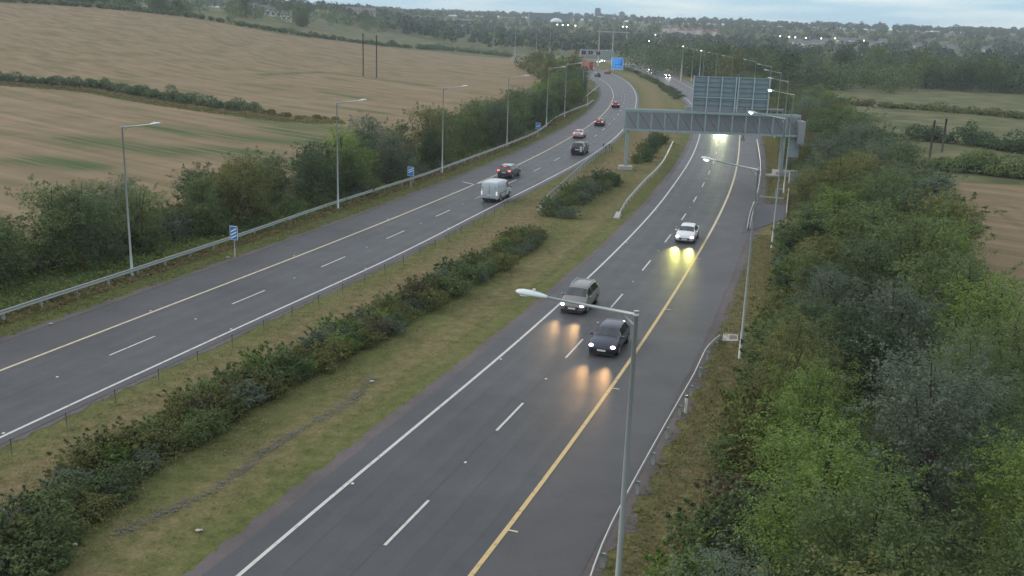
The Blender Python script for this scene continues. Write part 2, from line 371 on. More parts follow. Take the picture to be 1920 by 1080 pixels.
# ---------------------------------------------------------------- roads
def asphalt(name, c0, c1, rough, spec=.3):
    m, n, b = node_mat(name); t = n.nodes.new('ShaderNodeTexCoord'); oc = t.outputs['Object']
    f = math_(n, 'ADD', math_(n, 'ADD', math_(n, 'MULTIPLY', noise(n, oc, .12, 6, .6), .45), math_(n, 'MULTIPLY', noise(n, oc, 1.1, 5, .7), .2)), math_(n, 'MULTIPLY', noise(n, oc, 9, 4, .9), .35))
    n.links.new(ramp(n, f, [(.35, c0), (.65, c1)]), b.inputs['Base Color'])
    r = n.nodes.new('ShaderNodeMapRange'); r.inputs['To Min'].default_value = rough-.08; r.inputs['To Max'].default_value = rough+.1
    n.links.new(noise(n, oc, .5, 4), r.inputs['Value']); n.links.new(r.outputs[0], b.inputs['Roughness']); b.inputs['Specular IOR Level'].default_value = spec
    bump(n, b, noise(n, oc, 40, 2), .25, .01)
    MATS[name] = m; return m
ASPH = asphalt('asphalt_damp', (.036, .038, .0405), (.069, .073, .077), .52)
ASPHS = asphalt('asphalt_hard_shoulder', (.043, .0435, .046), (.080, .079, .082), .54)
ASPHW = asphalt('asphalt_wheel_track', (.038, .040, .0415), (.073, .0755, .078), .5)
ASPHJ = asphalt('asphalt_seam', (.038, .04, .043), (.05, .052, .055), .5)
GRAV = asphalt('gravel_margin', (.07, .062, .062), (.15, .13, .13), .9, .2)
def paint(name, c, wear):
    m, n, b = node_mat(name); t = n.nodes.new('ShaderNodeTexCoord')
    f = ramp(n, noise(n, t.outputs['Object'], 3.0, 8, .75), [(.36, wear), (.47, c)])
    n.links.new(f, b.inputs['Base Color']); b.inputs['Roughness'].default_value = .6; MATS[name] = m; return m
WHITE = paint('road_paint_white', (.50, .49, .46), (.24, .235, .22))
YELLOW = paint('road_paint_yellow', (.50, .37, .16), (.26, .20, .11))
YELLOW2 = paint('road_paint_pale_yellow', (.50, .43, .29), (.26, .23, .17))
YE = 3.7
strip_mesh('gravel_margin', cYL, 0, cYL.L-2, -YE-.1, -YE-.75, -.016, GRAV, .5, 0, .35, 3)
strip_mesh('gravel_margin', cWL, 0, cWL.L-2, .5, .95, -.016, GRAV, .5, 0, .2, 4)
strip_mesh('gravel_margin', cW, 0, cW.L-2, -1.0, -1.85, -.016, GRAV, .35, 0, .13, 5)
strip_mesh('gravel_margin', cY, 0, cY.L-2, 3.5, 4.5, -.016, GRAV, .5, 0, .4, 6)
strip_mesh('hard_shoulder', cYL, 0, cYL.L-2, -YE, -.05, -.004, ASPHS, 1.0, .06, 0, 7)
strip_mesh('road', cYL, 0, cYL.L-2, -.05, .6, 0.0, ASPH, 1.5, 0, .03, 8, c2=cWL)
strip_mesh('road', cW, 0, cW.L-2, -1.2, .05, 0.0, ASPH, 1.5, .05, 0, 9, c2=cY)
strip_mesh('hard_shoulder', cY, 0, cY.L-2, .05, 3.65, -.004, ASPHS, 1.0, 0, .08, 10)
def lane_fr(ca, cb, f):
    q = np.arange(2, ca.L-4, 6.0); A = ca.at(q, 0); s2, _ = cb.near(A); B = cb.at(s2, 0)
    return Curve(A*(1-f)+B*f, 3)
cML = lane_fr(cYL, cWL, .5); cMR = lane_fr(cW, cY, .5)
for (c0, c1) in ((cYL, cWL), (cW, cY)):        # faint worn wheel tracks
    for f in (.14, .36, .64, .86):
        cc = lane_fr(c0, c1, f); strip_mesh('road', cc, 2, cc.L-3, -.28, .28, .004, ASPHW, 3, .1, .1, int(f*100))
    cc = lane_fr(c0, c1, .48); strip_mesh('road', cc, 2, cc.L-3, -.05, .05, .004, ASPHJ, 3, .02, .02, 77)
strip_mesh('road_marking', cYL, 0, cYL.L-3, -.1, .1, .010, YELLOW2, 2)
strip_mesh('road_marking', cWL, 0, cWL.L-3, -.085, .085, .010, WHITE, 2)
strip_mesh('road_marking', cW, 0, cW.L-3, -.085, .085, .010, WHITE, 2)
strip_mesh('road_marking', cY, 0, 96, -.10, .10, .010, YELLOW, 2)
strip_mesh('road_marking', cY, 96, cY.L-3, -.11, .11, .010, YELLOW2, 2)  # far stretch of the yellow line, its colour loss over distance put into the paint
def dashes(c, ref, z=.012):
    s0, _ = c.near([ref]); s0 = float(s0[0]) % 12; mb = MB(); s = s0
    while s < c.L-6:
        A = c.at(np.array([s-2, s-.7, s+.7, s+2]), -.065); B = c.at(np.array([s-2, s-.7, s+.7, s+2]), .065); vs = []
        for i in range(4): vs += [(*A[i], z), (*B[i], z)]
        mb.add(vs, [(0, 1, 3, 2), (2, 3, 5, 4), (4, 5, 7, 6)]); s += 12
    o = mb.build('road_marking', WHITE); o['kind'] = 'structure'
dashes(cMR, P(958, 781)[:2]); dashes(cML, P(626, 491)[:2])
# small ticks and reflective road studs
mb = MB(); mbt = MB()
for c, off, s0, st in ((cMR, 0, 6, 12), (cML, 0, 6, 12), (cW, .22, 3, 18), (cWL, -.22, 3, 18), (cYL, -.25, 3, 18)):
    ref = P(958, 781)[:2] if c is cMR else (P(626, 491)[:2] if c is cML else None)
    s = s0 if ref is None else (float(c.near([ref])[0][0]) % 12)+6
    while s < min(c.L-5, 300):
        p = c.at(s, off); h = c.head(s); mb.box((p[0], p[1], .018), (.13, .11, .03), h); s += st
s, _ = cY.near([P(1141, 727)[:2]]); s = float(s[0]) % 8.6
while s < 260:
    p = cY.at(s, .28); mbt.box((p[0], p[1], .010), (.10, .42, .012), cY.head(s)); s += 17.2
o = mb.build('road_stud', pm('stud_white', (.6, .58, .5), .4)); o['kind'] = 'structure'
o = mbt.build('road_marking', YELLOW2); o['kind'] = 'structure'
# white splash mark on the left hard shoulder behind the van
mb = MB(); q = [P(868, 341), P(889, 346), P(893, 344.5), P(905, 341.5)]
for a, b_ in ((0, 1), (1, 3)): mb.bar(q[a]+[0, 0, .004], q[b_]+[0, 0, .004], .22, .012)
o = mb.build('road_marking', WHITE); o['kind'] = 'structure'
# lay-by slab and inspection covers
def poly_slab(name, px, z, h, mat, kind=None):
    p = [P(*q) for q in px]; k = len(p); mb = MB()
    mb.add([(a[0], a[1], z) for a in p]+[(a[0], a[1], z-h) for a in p], [tuple(range(k))]+[(i, i+k, (i+1) % k+k, (i+1) % k) for i in range(k)])
    o = mb.build(name, mat)
    if kind: o['kind'] = kind
    return o
poly_slab('layby_path', [(1390, 438), (1470, 412), (1476, 375), (1424, 374), (1412, 382), (1404, 400)][::-1], .02, .06, pm('dark_tarmac', (.055, .057, .066), .7, var=.15), 'structure')
tag(poly_slab('chamber_cover', [(1354, 640), (1384, 641), (1384, 628), (1356, 627)], .06, .12, CONC), 'pale concrete inspection chamber cover in the grass where the near right barrier ends', 'chamber cover')
mb = MB(); q = [P(1367, 637), P(1382, 638), P(1381, 631), P(1368, 630)]; mb.add([(a[0], a[1], .066) for a in q], [(0, 1, 2, 3)])
cc = mb.build('lid', pm('rusty_lid', (.16, .12, .11), .8, var=.2)); cc.parent = [o for o in bpy.data.objects if o.name == 'chamber_cover'][0]
# ---------------------------------------------------------------- barriers
def wcurve(px): return Curve([P(*q)[:2] for q in px], 6)
def guardrail(name, c, s0, s1, label, ramp0=0, ramp1=0, post=4.0, double=False, side=1, h=.62, mat=None, cat='crash barrier', closed=False):
    root = empty(name, (*c.at(s0, 0), 0)); tag(root, label, cat, 'steel crash barriers along the motorway')
    off = -Vector(root.location); mat = mat or STEEL
    q = np.linspace(s0, s1, max(3, int((s1-s0)/1.5)))
    def zz(s):
        z = h
        if ramp0: z = min(z, .12+(h-.12)*(s-s0)/ramp0)
        if ramp1: z = min(z, .12+(h-.12)*(s1-s)/ramp1)
        return z
    prof = [(.0, .155), (.05, .125), (.05, .06), (0, .02), (0, -.02), (.05, -.06), (.05, -.125), (0, -.155)]
    for sd in ((1, -1) if double else (side,)):
        mb = MB(); vs = []; k = len(prof)
        for s in q:
            z = zz(s)
            for (o, dz) in prof:
                p = c.at(s, sd*(.12+o)); vs.append((p[0]+off.x, p[1]+off.y, z+dz-.0))
            for (o, dz) in prof[::-1]:
                p = c.at(s, sd*(.10+o)); vs.append((p[0]+off.x, p[1]+off.y, z+dz))
        k2 = 2*k; fs = []
        for i in range(len(q)-1):
            for j in range(k2): fs.append((i*k2+j, i*k2+(j+1) % k2, (i+1)*k2+(j+1) % k2, (i+1)*k2+j))
        mb.add(vs, fs, 0, True)
        for i in (0, len(q)-1): mb.f.append(tuple(i*k2+j for j in range(k2))); mb.m.append(0); mb.sm.append(False)
        mb.build('rail', mat, root)
    pm_ = MB(); pm_.box((0, 0, -.05), (.12, .16, .75)); me = pm_.mesh('post'); me.materials.append(STEEL)
    s = s0+max(1.2, ramp0*.4)
    while s < s1-.8:
        p = c.at(s, 0); z = zz(s); o = link('post', me, root, (p[0]+off.x, p[1]+off.y, z-.38)); o.rotation_euler.z = c.head(s); s += post
    return root
def offs(c, o, s0, s1, st=4):
    q = np.arange(s0, s1, st); return Curve(c.at(q, o), 2)
bar1 = wcurve([(-90, 640), (0, 604), (245, 522), (440, 456), (634, 388), (770, 344), (829, 323), (950, 277), (1007, 252), (1040, 226), (1070, 212), (1100, 200), (1113, 190)])
STEELG = pm('weathered_barrier_steel', (.29, .31, .30), .55, .2, var=.15)
STEELP = pm('pale_galvanised_steel', (.42, .43, .42), .5, .2, var=.15)
guardrail('crash_barrier', bar1, 0, bar1.L, 'long grey green steel crash barrier along the left edge of the motorway below the trees', post=3.2, side=1, mat=STEELG, ramp1=4)
b2 = wcurve([(1093, 189), (1102, 181), (1112, 172), (1124, 163)])
guardrail('crash_barrier', b2, 0, b2.L, 'short pale barrier length beyond the long left barrier, by the distant left lay-by', side=1, mat=STEELP, ramp0=4, ramp1=3)
b3 = wcurve([(1090, 1190), (1127, 1072), (1165, 985), (1232, 856), (1286, 757), (1305, 722), (1330, 667), (1352, 636)])
guardrail('crash_barrier', b3, 0, b3.L, 'crash barrier in the verge beside the near right hard shoulder, ending by a concrete cover', post=3.2, side=-1, mat=STEELP, ramp1=5)
mb = MB(); p = P(1285, 775); mb.box((p[0], p[1], .5), (.12, .12, 1.0)); mb2 = MB(); mb2.box((p[0], p[1], .93), (.13, .13, .10))
mk = mb.build('marker_post', pm('marker_white', (.7, .7, .66), .6)); tag(mk, 'small white marker post with dark band standing at the near right barrier', 'marker post'); mb2.build('band', BLACK, mk)
b4 = wcurve([(1418, 385), (1425, 350), (1427, 318), (1424, 290), (1420, 268)])
guardrail('crash_barrier', b4, 0, b4.L, 'pale crash barrier on the right verge before the sign gantry, beside the grass strip', side=-1, mat=STEELP, post=2.6, ramp0=3)
b5 = wcurve([(1403, 432), (1408, 410), (1415, 390)])
guardrail('crash_barrier', b5, 0, b5.L, 'short sloping barrier end between the right hard shoulder and the tarmac lay-by', side=-1, mat=STEELP, post=2.0, ramp0=4, double=True)
b6 = wcurve([(1014, 388), (1050, 358), (1100, 310), (1128, 288), (1143, 276)])
guardrail('crash_barrier', b6, 0, b6.L, 'central reserve barrier beside the left carriageway, before the gantry leg', side=-1, mat=STEELG, post=2.4, ramp0=6, ramp1=3)
b7 = wcurve([(1158, 403), (1200, 354), (1238, 314), (1256, 280), (1262, 268)])
guardrail('crash_barrier', b7, 0, b7.L, 'central reserve barrier curving beside the right carriageway, opposite the gantry leg', side=1, mat=STEELP, post=2.4, ramp0=6, ramp1=3)
def anchor(p, head, label):
    mb = MB(); M = Matrix.Rotation(head, 3, 'Z')
    pts = [(-.8, -.35, 0), (.9, -.35, 0), (.9, .35, 0), (-.8, .35, 0), (-.7, -.25, .12), (.9, -.25, .42), (.9, .25, .42), (-.7, .25, .12)]
    mb.add([tuple(M @ Vector(q)) for q in pts], [(3, 2, 1, 0), (4, 5, 6, 7), (0, 1, 5, 4), (1, 2, 6, 5), (2, 3, 7, 6), (3, 0, 4, 7)])
    o = mb.build('barrier_anchor', CONC, None, (p[0], p[1], 0)); tag(o, label, 'anchor block')
anchor(P(1014, 392), b6.head(1), 'sloped pale anchor block at the near end of the barrier by the left carriageway')
anchor(P(1157, 407), b7.head(1), 'sloped pale anchor block at the near end of the barrier by the right carriageway')
# slim wire-rope fence in the central reserve beside the left carriageway
root = empty('wire_rope_fence', (*cWL.at(30, 1.9), 0)); tag(root, 'line of thin dark stakes with faint wires in the grass beside the left carriageway', 'wire fence')
mb = MB(); mb.tube([(0, 0, -.1), (0, 0, .78)], .024, 6); mb.box((0, 0, .72), (.055, .04, .06)); sm = mb.mesh('post'); sm.materials.append(pm('dark_stake', (.10, .105, .085), .8))
s, _ = cWL.near([P(128, 800)[:2]]); s = float(s[0])-13.5; s_a = s; s_b = float(cWL.near([P(1000, 385)[:2]])[0][0])
while s < s_b: p = cWL.at(s, 1.9); link('post', sm, root, (p[0]-root.location.x, p[1]-root.location.y, 0)); s += 3.35
for z in (.45, .65):
    mb = MB(); q = cWL.at(np.linspace(s_a, s_b, 40), 1.9); mb.tube([(a[0]-root.location.x, a[1]-root.location.y, z) for a in q], .008, 4)
    mb.build('wire', pm('wire', (.13, .14, .13), .6, .4), root)
# small stakes near the gantry leg
for k, (x, y) in enumerate([(1131, 283), (1136, 285), (1142, 284), (1147, 285)]):
    p = P(x, y); mb = MB(); mb.tube([(0, 0, 0), (0, 0, 1.25-.3*(k % 2))], .05, 6); mb.box((0, 0, 1.0-.3*(k % 2)), (.2, .06, .25)); o = mb.build('marker_stake', pm('grey_stake', (.12, .12, .13), .7), None, tuple(p))
    tag(o, 'small dark stake in the cluster at the far end of the left median barrier', 'stake', 'stakes by the gantry leg')
# ---------------------------------------------------------------- lamp columns
def lamp_column(base, armdir, H=11.2, arm=2.45, lit=0, r0=.11, head=.9, rise=.35, name='street_lamp'):
    root = empty(name, tuple(base)); d = Vector((math.cos(armdir), math.sin(armdir), 0))
    mb = MB(); mb.tube([(0, 0, 0), (0, 0, 1.6), (0, 0, 1.7), (0, 0, H)], [r0, r0*.98, r0*.78, r0*.48], 10); mb.tube([(0, 0, H-.02), (0, 0, H+.12)], [r0*.62, r0*.6], 10)
    mb.build('pole', POLEM, root)
    a = Vector((0, 0, H)); b_ = a+d*arm+Vector((0, 0, rise))
    mb = MB(); mb.tube([a, a+d*arm*.5+Vector((0, 0, rise*.45)), b_], [.055, .048, .042], 8); mb.tube([a-Vector((0, 0, .35)), a+d*.45+Vector((0, 0, -.0))], .03, 6)
    mb.build('arm', POLEM, root)
    # head: a flattened shell that narrows to the arm
    mb = MB(); e = b_; n = 9; rings = []; sl_ = rise/arm; prof = [(0, .07, .05), (.08, .10, .07), (.28, .155, .10), (.5, .175, .115), (.78, .17, .11), (.93, .12, .08), (1.0, .03, .03)]
    s_ = Vector((-d.y, d.x, 0)); vs = []; fs = []
    for (u, w, hh) in prof:
        c = e+d*(u*head)+Vector((0, 0, sl_*u*head))
        for k in range(n):
            an = 2*math.pi*k/n; zz = math.sin(an)*hh; 
            if zz < 0: zz *= .45
            p = c+s_*(math.cos(an)*w)+Vector((0, 0, zz)); vs.append(p)
    for i in range(len(prof)-1):
        for k in range(n): fs.append((i*n+k, i*n+(k+1) % n, (i+1)*n+(k+1) % n, (i+1)*n+k))
    fs += [tuple(range(n))[::-1], tuple((len(prof)-1)*n+k for k in range(n))]
    mb.add(vs, fs, 0, True); c = e+d*(.42*head)+Vector((0, 0, .12)); mb.tube([c, c+Vector((0, 0, .09))], .045, 8)
    hd = mb.build('lamp_head', LHEAD, root)
    mb = MB(); c = e+d*(.62*head)+Vector((0, 0, sl_*.62*head-.055)); mb.ell(c, (.24*head*1.05, .13, .05) if abs(d.x) > .7 else (.13, .24*head, .05), 10, 6)
    if lit: mb.ell(c+Vector((0, 0, .02)), (.16*lit, .16*lit, .13*lit), 8, 6)
    mb.build('lamp_glass', {0: LAMPOFF}.get(lit, LAMPLIT if lit > 1.01 else LAMPWARM), hd)
    return root
ORD = ['nearest', 'second', 'third', 'fourth', 'fifth', 'sixth', 'seventh', 'eighth', 'ninth', 'tenth', 'eleventh', 'twelfth', 'thirteenth', 'fourteenth', 'fifteenth', 'sixteenth']
GL = 'lamp columns along the motorway'
leftposts = [(248, 520), (634, 393), (829, 325), (950, 277), (1024, 240), (1058, 221), (1092, 182), (1101, 200), (1117, 171)]
for k, q in enumerate(leftposts):
    p = P(*q); s, _ = cYL.near([p[:2]]); h = cYL.head(float(s[0]))
    if k >= 6: h += .35
    o = lamp_column(p, h-math.pi/2, H=[11.2, 11.0, 11.0, 11.1, 11.3, 11.3, 11.5, 11, 12][k]); tag(o, f'{ORD[k]} grey lamp column along the left roadside barrier, counted from the camera', 'street lamp', GL)
# the right-hand row: the nearest one rises through the foreground
def place_top(px, py, z):
    p = P(px, py, z); return np.array([p[0], p[1], 0.])
nb = place_top(1193, 590, 11.2)
s, _ = cY.near([nb[:2]]); o = lamp_column(nb, cY.head(float(s[0]))+math.pi/2+.03, H=11.2, arm=2.75, r0=.135, head=1.0, rise=.2)
tag(o, 'tall grey foreground lamp column, its unlit head over the grey people carrier', 'street lamp', GL)
for k, (q, lit, H) in enumerate([((1387, 672), 1.0, 11.6), ((1447, 465), 1.05, 11.9)]):
    p = P(*q); s, _ = cY.near([p[:2]]); o = lamp_column(p, cY.head(float(s[0]))+math.pi/2, H=H, lit=lit)
    tag(o, ['second lamp column on the right, its dim pinkish head below the gantry', 'third right lamp column, its lit head before the gantry truss'][k], 'street lamp', GL)
sg = float(cY.near([P(1447, 465)[:2]])[0][0])
for k in range(12):
    s = sg+34*(k+1); off = 5.2 if k > 4 else 6.5
    p = cY.at(s, off); o = lamp_column((p[0], p[1], 0), cY.head(s)+math.pi/2, H=12.1, lit=1.15 if k == 0 else 0, arm=2.3)
    tag(o, f'{ORD[k+3]} grey right-hand lamp column counted from the camera' + (', lit before the sign backs' if k == 0 else ''), 'street lamp', GL)
# far road lights: lit heads seen among the far trees
def far_lamp(px, py, D, label, size=1.6, two=False, name='street_lamp', lit=True, cat='street lamp', grp='distant street lamps'):
    p = at(px, py, D); z0 = float(HT(p[0], p[1])); root = empty(name, (p[0], p[1], z0)); h = p[2]-z0
    if h < 4: h = 8.
    mb = MB(); mb.tube([(0, 0, 0), (0, 0, h)], [.16, .09], 6); mb.build('pole', POLEM, root)
    mb = MB(); mb.ell((0, 0, h), (size*D/1900, size*D/1900, size*D/2300), 8, 6); mb.build('lamp_head', LAMPLIT if lit else LHEAD, root)
    tag(root, label, cat, grp)
for k, (x, y, D, w) in enumerate([(1217, 77, 470, 'left above the two far oncoming cars'), (1229, 65, 560, 'topmost of the pair above the far oncoming cars'), (1281, 87, 395, 'over the trees left of the sign backs'), (1315, 95, 350, 'just above the left sign back'), (1448, 104, 480, 'over the wood right of the sign backs'), (1488, 108, 520, 'in the wood above the green field'),
    (1463, 68, 900, 'leftmost of the bright row on the right skyline'), (1480, 69, 905, 'second in the bright row on the right skyline'), (1491, 70, 910, 'third in the bright row, close to the second'), (1511, 71, 900, 'middle of the bright row before the white gables'), (1540, 72, 900, 'largest glow in the row over the white walls'), (1566, 72, 910, 'right of the largest glow over the far wood'), (1620, 76, 900, 'rightmost of the bright row by the long pale wall'),
    (1045, 46, 1050, 'under the white canopy, left of three'), (1055, 47, 1050, 'under the white canopy, small middle light'), (1065, 47, 1060, 'just right of the white canopy'), (1079, 48, 1060, 'fourth light right of the white canopy'), (1168, 50, 950, 'left one of the close pair on the far road'), (1175, 50, 955, 'right one of the close pair on the far road')]):
    far_lamp(x, y, D, 'distant lit lamp ' + w, 0.8 if D < 700 else .95)
for k, (x, y, yb, D) in enumerate([(1126, 31, 112, 520), (1152, 34, 112, 530)]):
    p = at(x, y, D); root = empty('high_mast_light', (p[0], p[1], float(HT(p[0], p[1])))); h = p[2]-root.location.z
    mb = MB(); mb.tube([(0, 0, 0), (0, 0, h)], [.32, .16], 8); mb.build('pole', POLEM, root)
    mb = MB(); mb.box((0, 0, h), (3.4 if k == 0 else 1.6, 1.2, .45)); mb.box((0, 0, h-.5), (.8, .8, .5)); mb.build('lamp_head', LHEAD, root)
    tag(root, ['tall high-mast light with broad head rising behind the far gantry', 'thinner tall mast right of the broad-headed one behind the far gantry'][k], 'light mast', 'tall masts behind the far gantry')
for k, (x, y, D) in enumerate([(1007, 63, 560), (1032, 62, 560), (1054, 78, 520), (1073, 82, 500), (927, 50, 640), (967, 48, 640), (1090, 92, 470)]):
    far_lamp(x, y, D, f'slim unlit lamp column {["left of the far tree clump", "above the far tree clump", "between the clump and the far gantry", "just left of the far gantry", "below the pale bridge, left one", "below the pale bridge, right one", "at the left end of the far gantry"][k]}', .5, lit=False, grp='slim distant columns')
# ---------------------------------------------------------------- sign gantry
ga = P(1168, 318); gb = P(1464, 330)
gd = Vector((gb[0]-ga[0], gb[1]-ga[1], 0)); gl = gd.length; ang = math.atan2(gd.y, gd.x)
def zat(base, py):
    lo, hi = 0., 18.
    for _ in range(30):
        m = (lo+hi)/2
        if proj((base[0], base[1], m))[1] > py: lo = m
        else: hi = m
    return (lo+hi)/2
zt, zb = zat(ga, 206), zat(ga, 243)
root = empty('sign_gantry', (ga[0], ga[1], 0), ang); tag(root, 'large grey-green sign gantry with lattice beam spanning the right carriageway, sign backs on top', 'gantry')
print('gantry', gl, zt, zb)
D2 = 1.5      # depth of the box beam
x0, x1 = -.2, gl+1.9
bh = zt-zb
for nm, yy, z in (('top_chord', 0, zt), ('bottom_chord', 0, zb)):
    mb = MB(); mb.box(((x0+x1)/2, yy, z), (x1-x0, .32, .34 if nm[0] == 't' else .26)); mb.box(((x0+x1)/2, D2, z), (x1-x0, .25, .26)); mb.build(nm, GREENST, root)
nb_ = 13; w = (x1-x0)/nb_; BRC = pm('brace_steel_shaded', (.10, .145, .155), .5, .1)  # braces coloured darker, the shade on the diagonals put into the steel
for i in range(nb_+1): mb = MB(); mb.box((x0+i*w+(.08 if i == 0 else -.08 if i == nb_ else 0), 0, (zt+zb)/2), (.17, .14, bh-.3)); mb.build('upright', GREENST, root)
for i in range(nb_):
    m2 = MB(); m2.bar((x0+i*w+.05, 0, zt-.16), (x0+(i+1)*w-.05, 0, zb+.12), .13, .12); m2.build('brace', BRC, root)
mb = MB(); mb.box(((x0+x1)/2, D2-.3, (zt+zb)/2), (x1-x0-.1, .06, bh-.28)); mb.build('cladding_panel', CLAD, root)
mb = MB(); mb.box(((x0+x1)/2, D2/2, zb+.02), (x1-x0-.3, D2-.4, .06)); mb.build('walkway', CLAD, root)
cs = MB(); cs.box((.35, .5, zb/2-.1), (.42, .5, zb-.1)); cs.box((.35, .5, .35), (.7, .8, .12)); cs.build('leg', GREENST, root)
cs = MB(); cs.box((gl, .35, zb/2), (.36, .42, zb)); cs.box((gl, .35, .75), (.7, .8, .12)); cs.build('leg', GREENST, root)
cs = MB(); cs.box((gl, 1.5, zb/2), (.3, .3, zb)); cs.build('leg', GREENST, root)
cs = MB(); cs.box((.35, .5, .15), (1.9, 1.7, .7)); cs.build('plinth', CONC, root)
cs = MB(); cs.box((gl+.2, .6, .3), (2.2, 2.6, .7)); cs.box((gl-1.3, -.9, .12), (1.6, 1.8, .3)); cs.box((gl+1.6, -.2, .2), (1.6, 1.6, .5)); cs.build('plinth', CONC, root)
cs = MB(); cs.box((x1+.25, .6, zb+.35), (.9, 1.9, bh*1.25)); cs.box((x1-.3, 1.2, zb-1.6), (1.5, .5, 3.0)); cs.build('end_cabinet', CLAD, root)
cs = MB(); cs.box((x1-.3, .92, zb-1.6), (1.35, .05, 2.85)); cs.build('ladder_screen', RIB, root)
# two big sign backs standing on the beam
def sign_back(xa, xb, ztop_l, posts, ribs=7, zlow=None):
    mb = MB(); mb.box(((xa+xb)/2, .55, (zt+.75+ztop_l)/2), (xb-xa, .07, ztop_l-zt-.75)); sp = mb.build('sign_panel', SIGNBACK, root)
    for k in range(ribs):
        z = zt+1.0+(ztop_l-zt-1.2)*k/(ribs-1); m2 = MB(); m2.box(((xa+xb)/2, .47, z), (xb-xa-.12, .08, .09)); m2.build('rail', RAILD, sp)
    m2 = MB(); m2.box(((xa+xb)/2, .35, zt+2.1), (xb-xa+.05, .14, .13)); m2.build('cross_beam', RIB, sp)
    for k in range(posts):
        x = xa+(xb-xa)*k/(posts-1); m2 = MB(); m2.box((x, .33, (zt+ztop_l)/2), (.16, .18, ztop_l-zt)); m2.build('sign_post', RIB, sp)
def gx_at(px, py, z):      # along-beam coordinate where this line of sight meets height z
    p = P(px, py, z); return (Vector((p[0], p[1], 0))-Vector((ga[0], ga[1], 0))).dot(gd.normalized())
za = 0
for z in np.arange(zt+2, zt+9, .05):
    x = gx_at(1302, 300, z); 
    p = Vector((ga[0], ga[1], 0))+gd.normalized()*9.6
    if proj((p.x, p.y, z))[1] < 143: za = z; break
def xs(px, z):
    best = min(np.arange(0, gl+2, .03), key=lambda t_: abs(proj((ga[0]+gd.normalized().x*t_, ga[1]+gd.normalized().y*t_, z))[0]-px)); return float(best)
zm = (zt+za)/2
print('signs', za, xs(1300, zm), xs(1380, zm), xs(1386, zm), xs(1441, zm))
sign_back(xs(1300, zm), xs(1379.5, zm), za, 4); sign_back(xs(1384.5, zm), xs(1442, zm), za, 3)
mb = MB(); xx = xs(1400, zt); mb.box((xx+2.4, .7, zt+.75), (5.0, .9, .10)); mb.box((xx, .1, zt+.6), (.12, .12, .9)); mb.box((xx+4.9, .1, zt+.6), (.12, .12, .9))
for k in range(12): mb.box((xx+3.2+k*.15, .1, zt+.75), (.05, .05, .5))
mb.build('handrail', CLAD, root)
mb = MB(); mb.box((xs(1355, zt), .9, zt+.45), (10.2, .5, .55)); mb.build('message_sign_housing', CLAD, root)
mb = MB(); mb.tube([(xs(1395, zb), .4, zb), (xs(1395, zb), .4, zb-.7)], .07, 6); mb.box((xs(1395, zb), .4, zb-.8), (.5, .3, .4)); mb.build('camera_box', CLAD, root)
def small(name, px, py, size, mat, label, cat, rz=ang, extra=None):
    p = P(px, py); mb = MB(); mb.box((0, 0, size[2]/2), size); mb.box((0, 0, size[2]+.03), (size[0]+.1, size[1]+.1, .06)); mb.box((0, -size[1]/2-.012, size[2]/2), (size[0]*.86, .02, size[2]*.88))
    o = mb.build(name, mat, None, (p[0], p[1], 0)); o.rotation_euler.z = rz; tag(o, label, cat); 
    m2 = MB(); m2.box((size[0]*.32, -size[1]/2-.03, size[2]*.55), (.05, .03, .2)); m2.build('handle', TRIM, o); return o
small('equipment_cabinet', 1485, 345, (.9, .6, 1.7), pm('cabinet_grey', (.30, .32, .31), .6, var=.08), 'pale grey equipment cabinet on the slab right of the gantry leg', 'cabinet')
small('equipment_cabinet', 1459, 372, (.7, .4, 1.1), pm('cabinet_green', (.16, .19, .17), .6, var=.08), 'low grey green cabinet in the grass before the gantry slab', 'cabinet')
p0, p1 = P(1478, 362), P(1473, 410)
mb = MB(); mb.bar((p0[0], p0[1], .3), (p1[0], p1[1], .3), .12, .62); o = mb.build('low_wall', CONC); tag(o, 'low pale edging wall along the right side of the tarmac lay-by', 'wall')
p0, p1 = P(1425, 370), P(1470, 374)
mb = MB(); mb.bar((p0[0], p0[1], .08), (p1[0], p1[1], .08), .2, .22); o = mb.build('kerb', CONC); tag(o, 'worn pale kerb along the back of the tarmac lay-by', 'kerb')
# ---------------------------------------------------------------- roadside signs
BLUE = pm('sign_blue', (.035, .20, .52), .5); SWHITE = pm('sign_white', (.75, .78, .8), .5)
def marker_sign(px, py, bars, H, w, h, label):
    p = P(px, py); s, _ = cYL.near([p[:2]]); a = cYL.head(float(s[0]))-math.pi/2; root = empty('countdown_sign', (p[0], p[1], 0), a); tag(root, label, 'road sign', 'blue exit countdown signs')
    mb = MB(); mb.tube([(0, .05, 0), (0, .05, H)], .04, 8); mb.build('post', STEEL, root)
    mb = MB(); mb.box((0, 0, H-h/2), (w, .03, h)); b_ = mb.build('sign_face', SWHITE, root)
    mb = MB(); mb.box((0, -.018, H-h/2), (w*.9, .008, h*.94)); mb.build('blue_field', BLUE, b_)
    mb = MB()
    for k in range(bars):
        z = H-h*(.28+.24*k) if bars > 1 else H-h/2; q = .10*h/1.5
        mb.add([(-w*.36, -.026, z-.14-q), (w*.36, -.026, z+.14-q), (w*.36, -.026, z+.14+q*.6), (-w*.36, -.026, z-.14+q*.6)], [(0, 1, 2, 3)])
    mb.build('diagonal_bar', SWHITE, b_)
marker_sign(440, 482, 3, 2.6, .72, 1.15, 'blue countdown sign with three white diagonal bars, nearest beside the left barrier')
marker_sign(770, 352, 2, 2.5, .8, 1.05, 'blue countdown sign with two bars between the second and third left lamp columns')
marker_sign(1008, 258, 1, 2.6, .8, 1.1, 'blue countdown sign with a single bar, farthest along the left barrier')
p = P(1157, 134); root = empty('direction_sign', (p[0], p[1], 0), .03); tag(root, 'big bright blue direction sign standing between the carriageways beyond the curve', 'road sign')
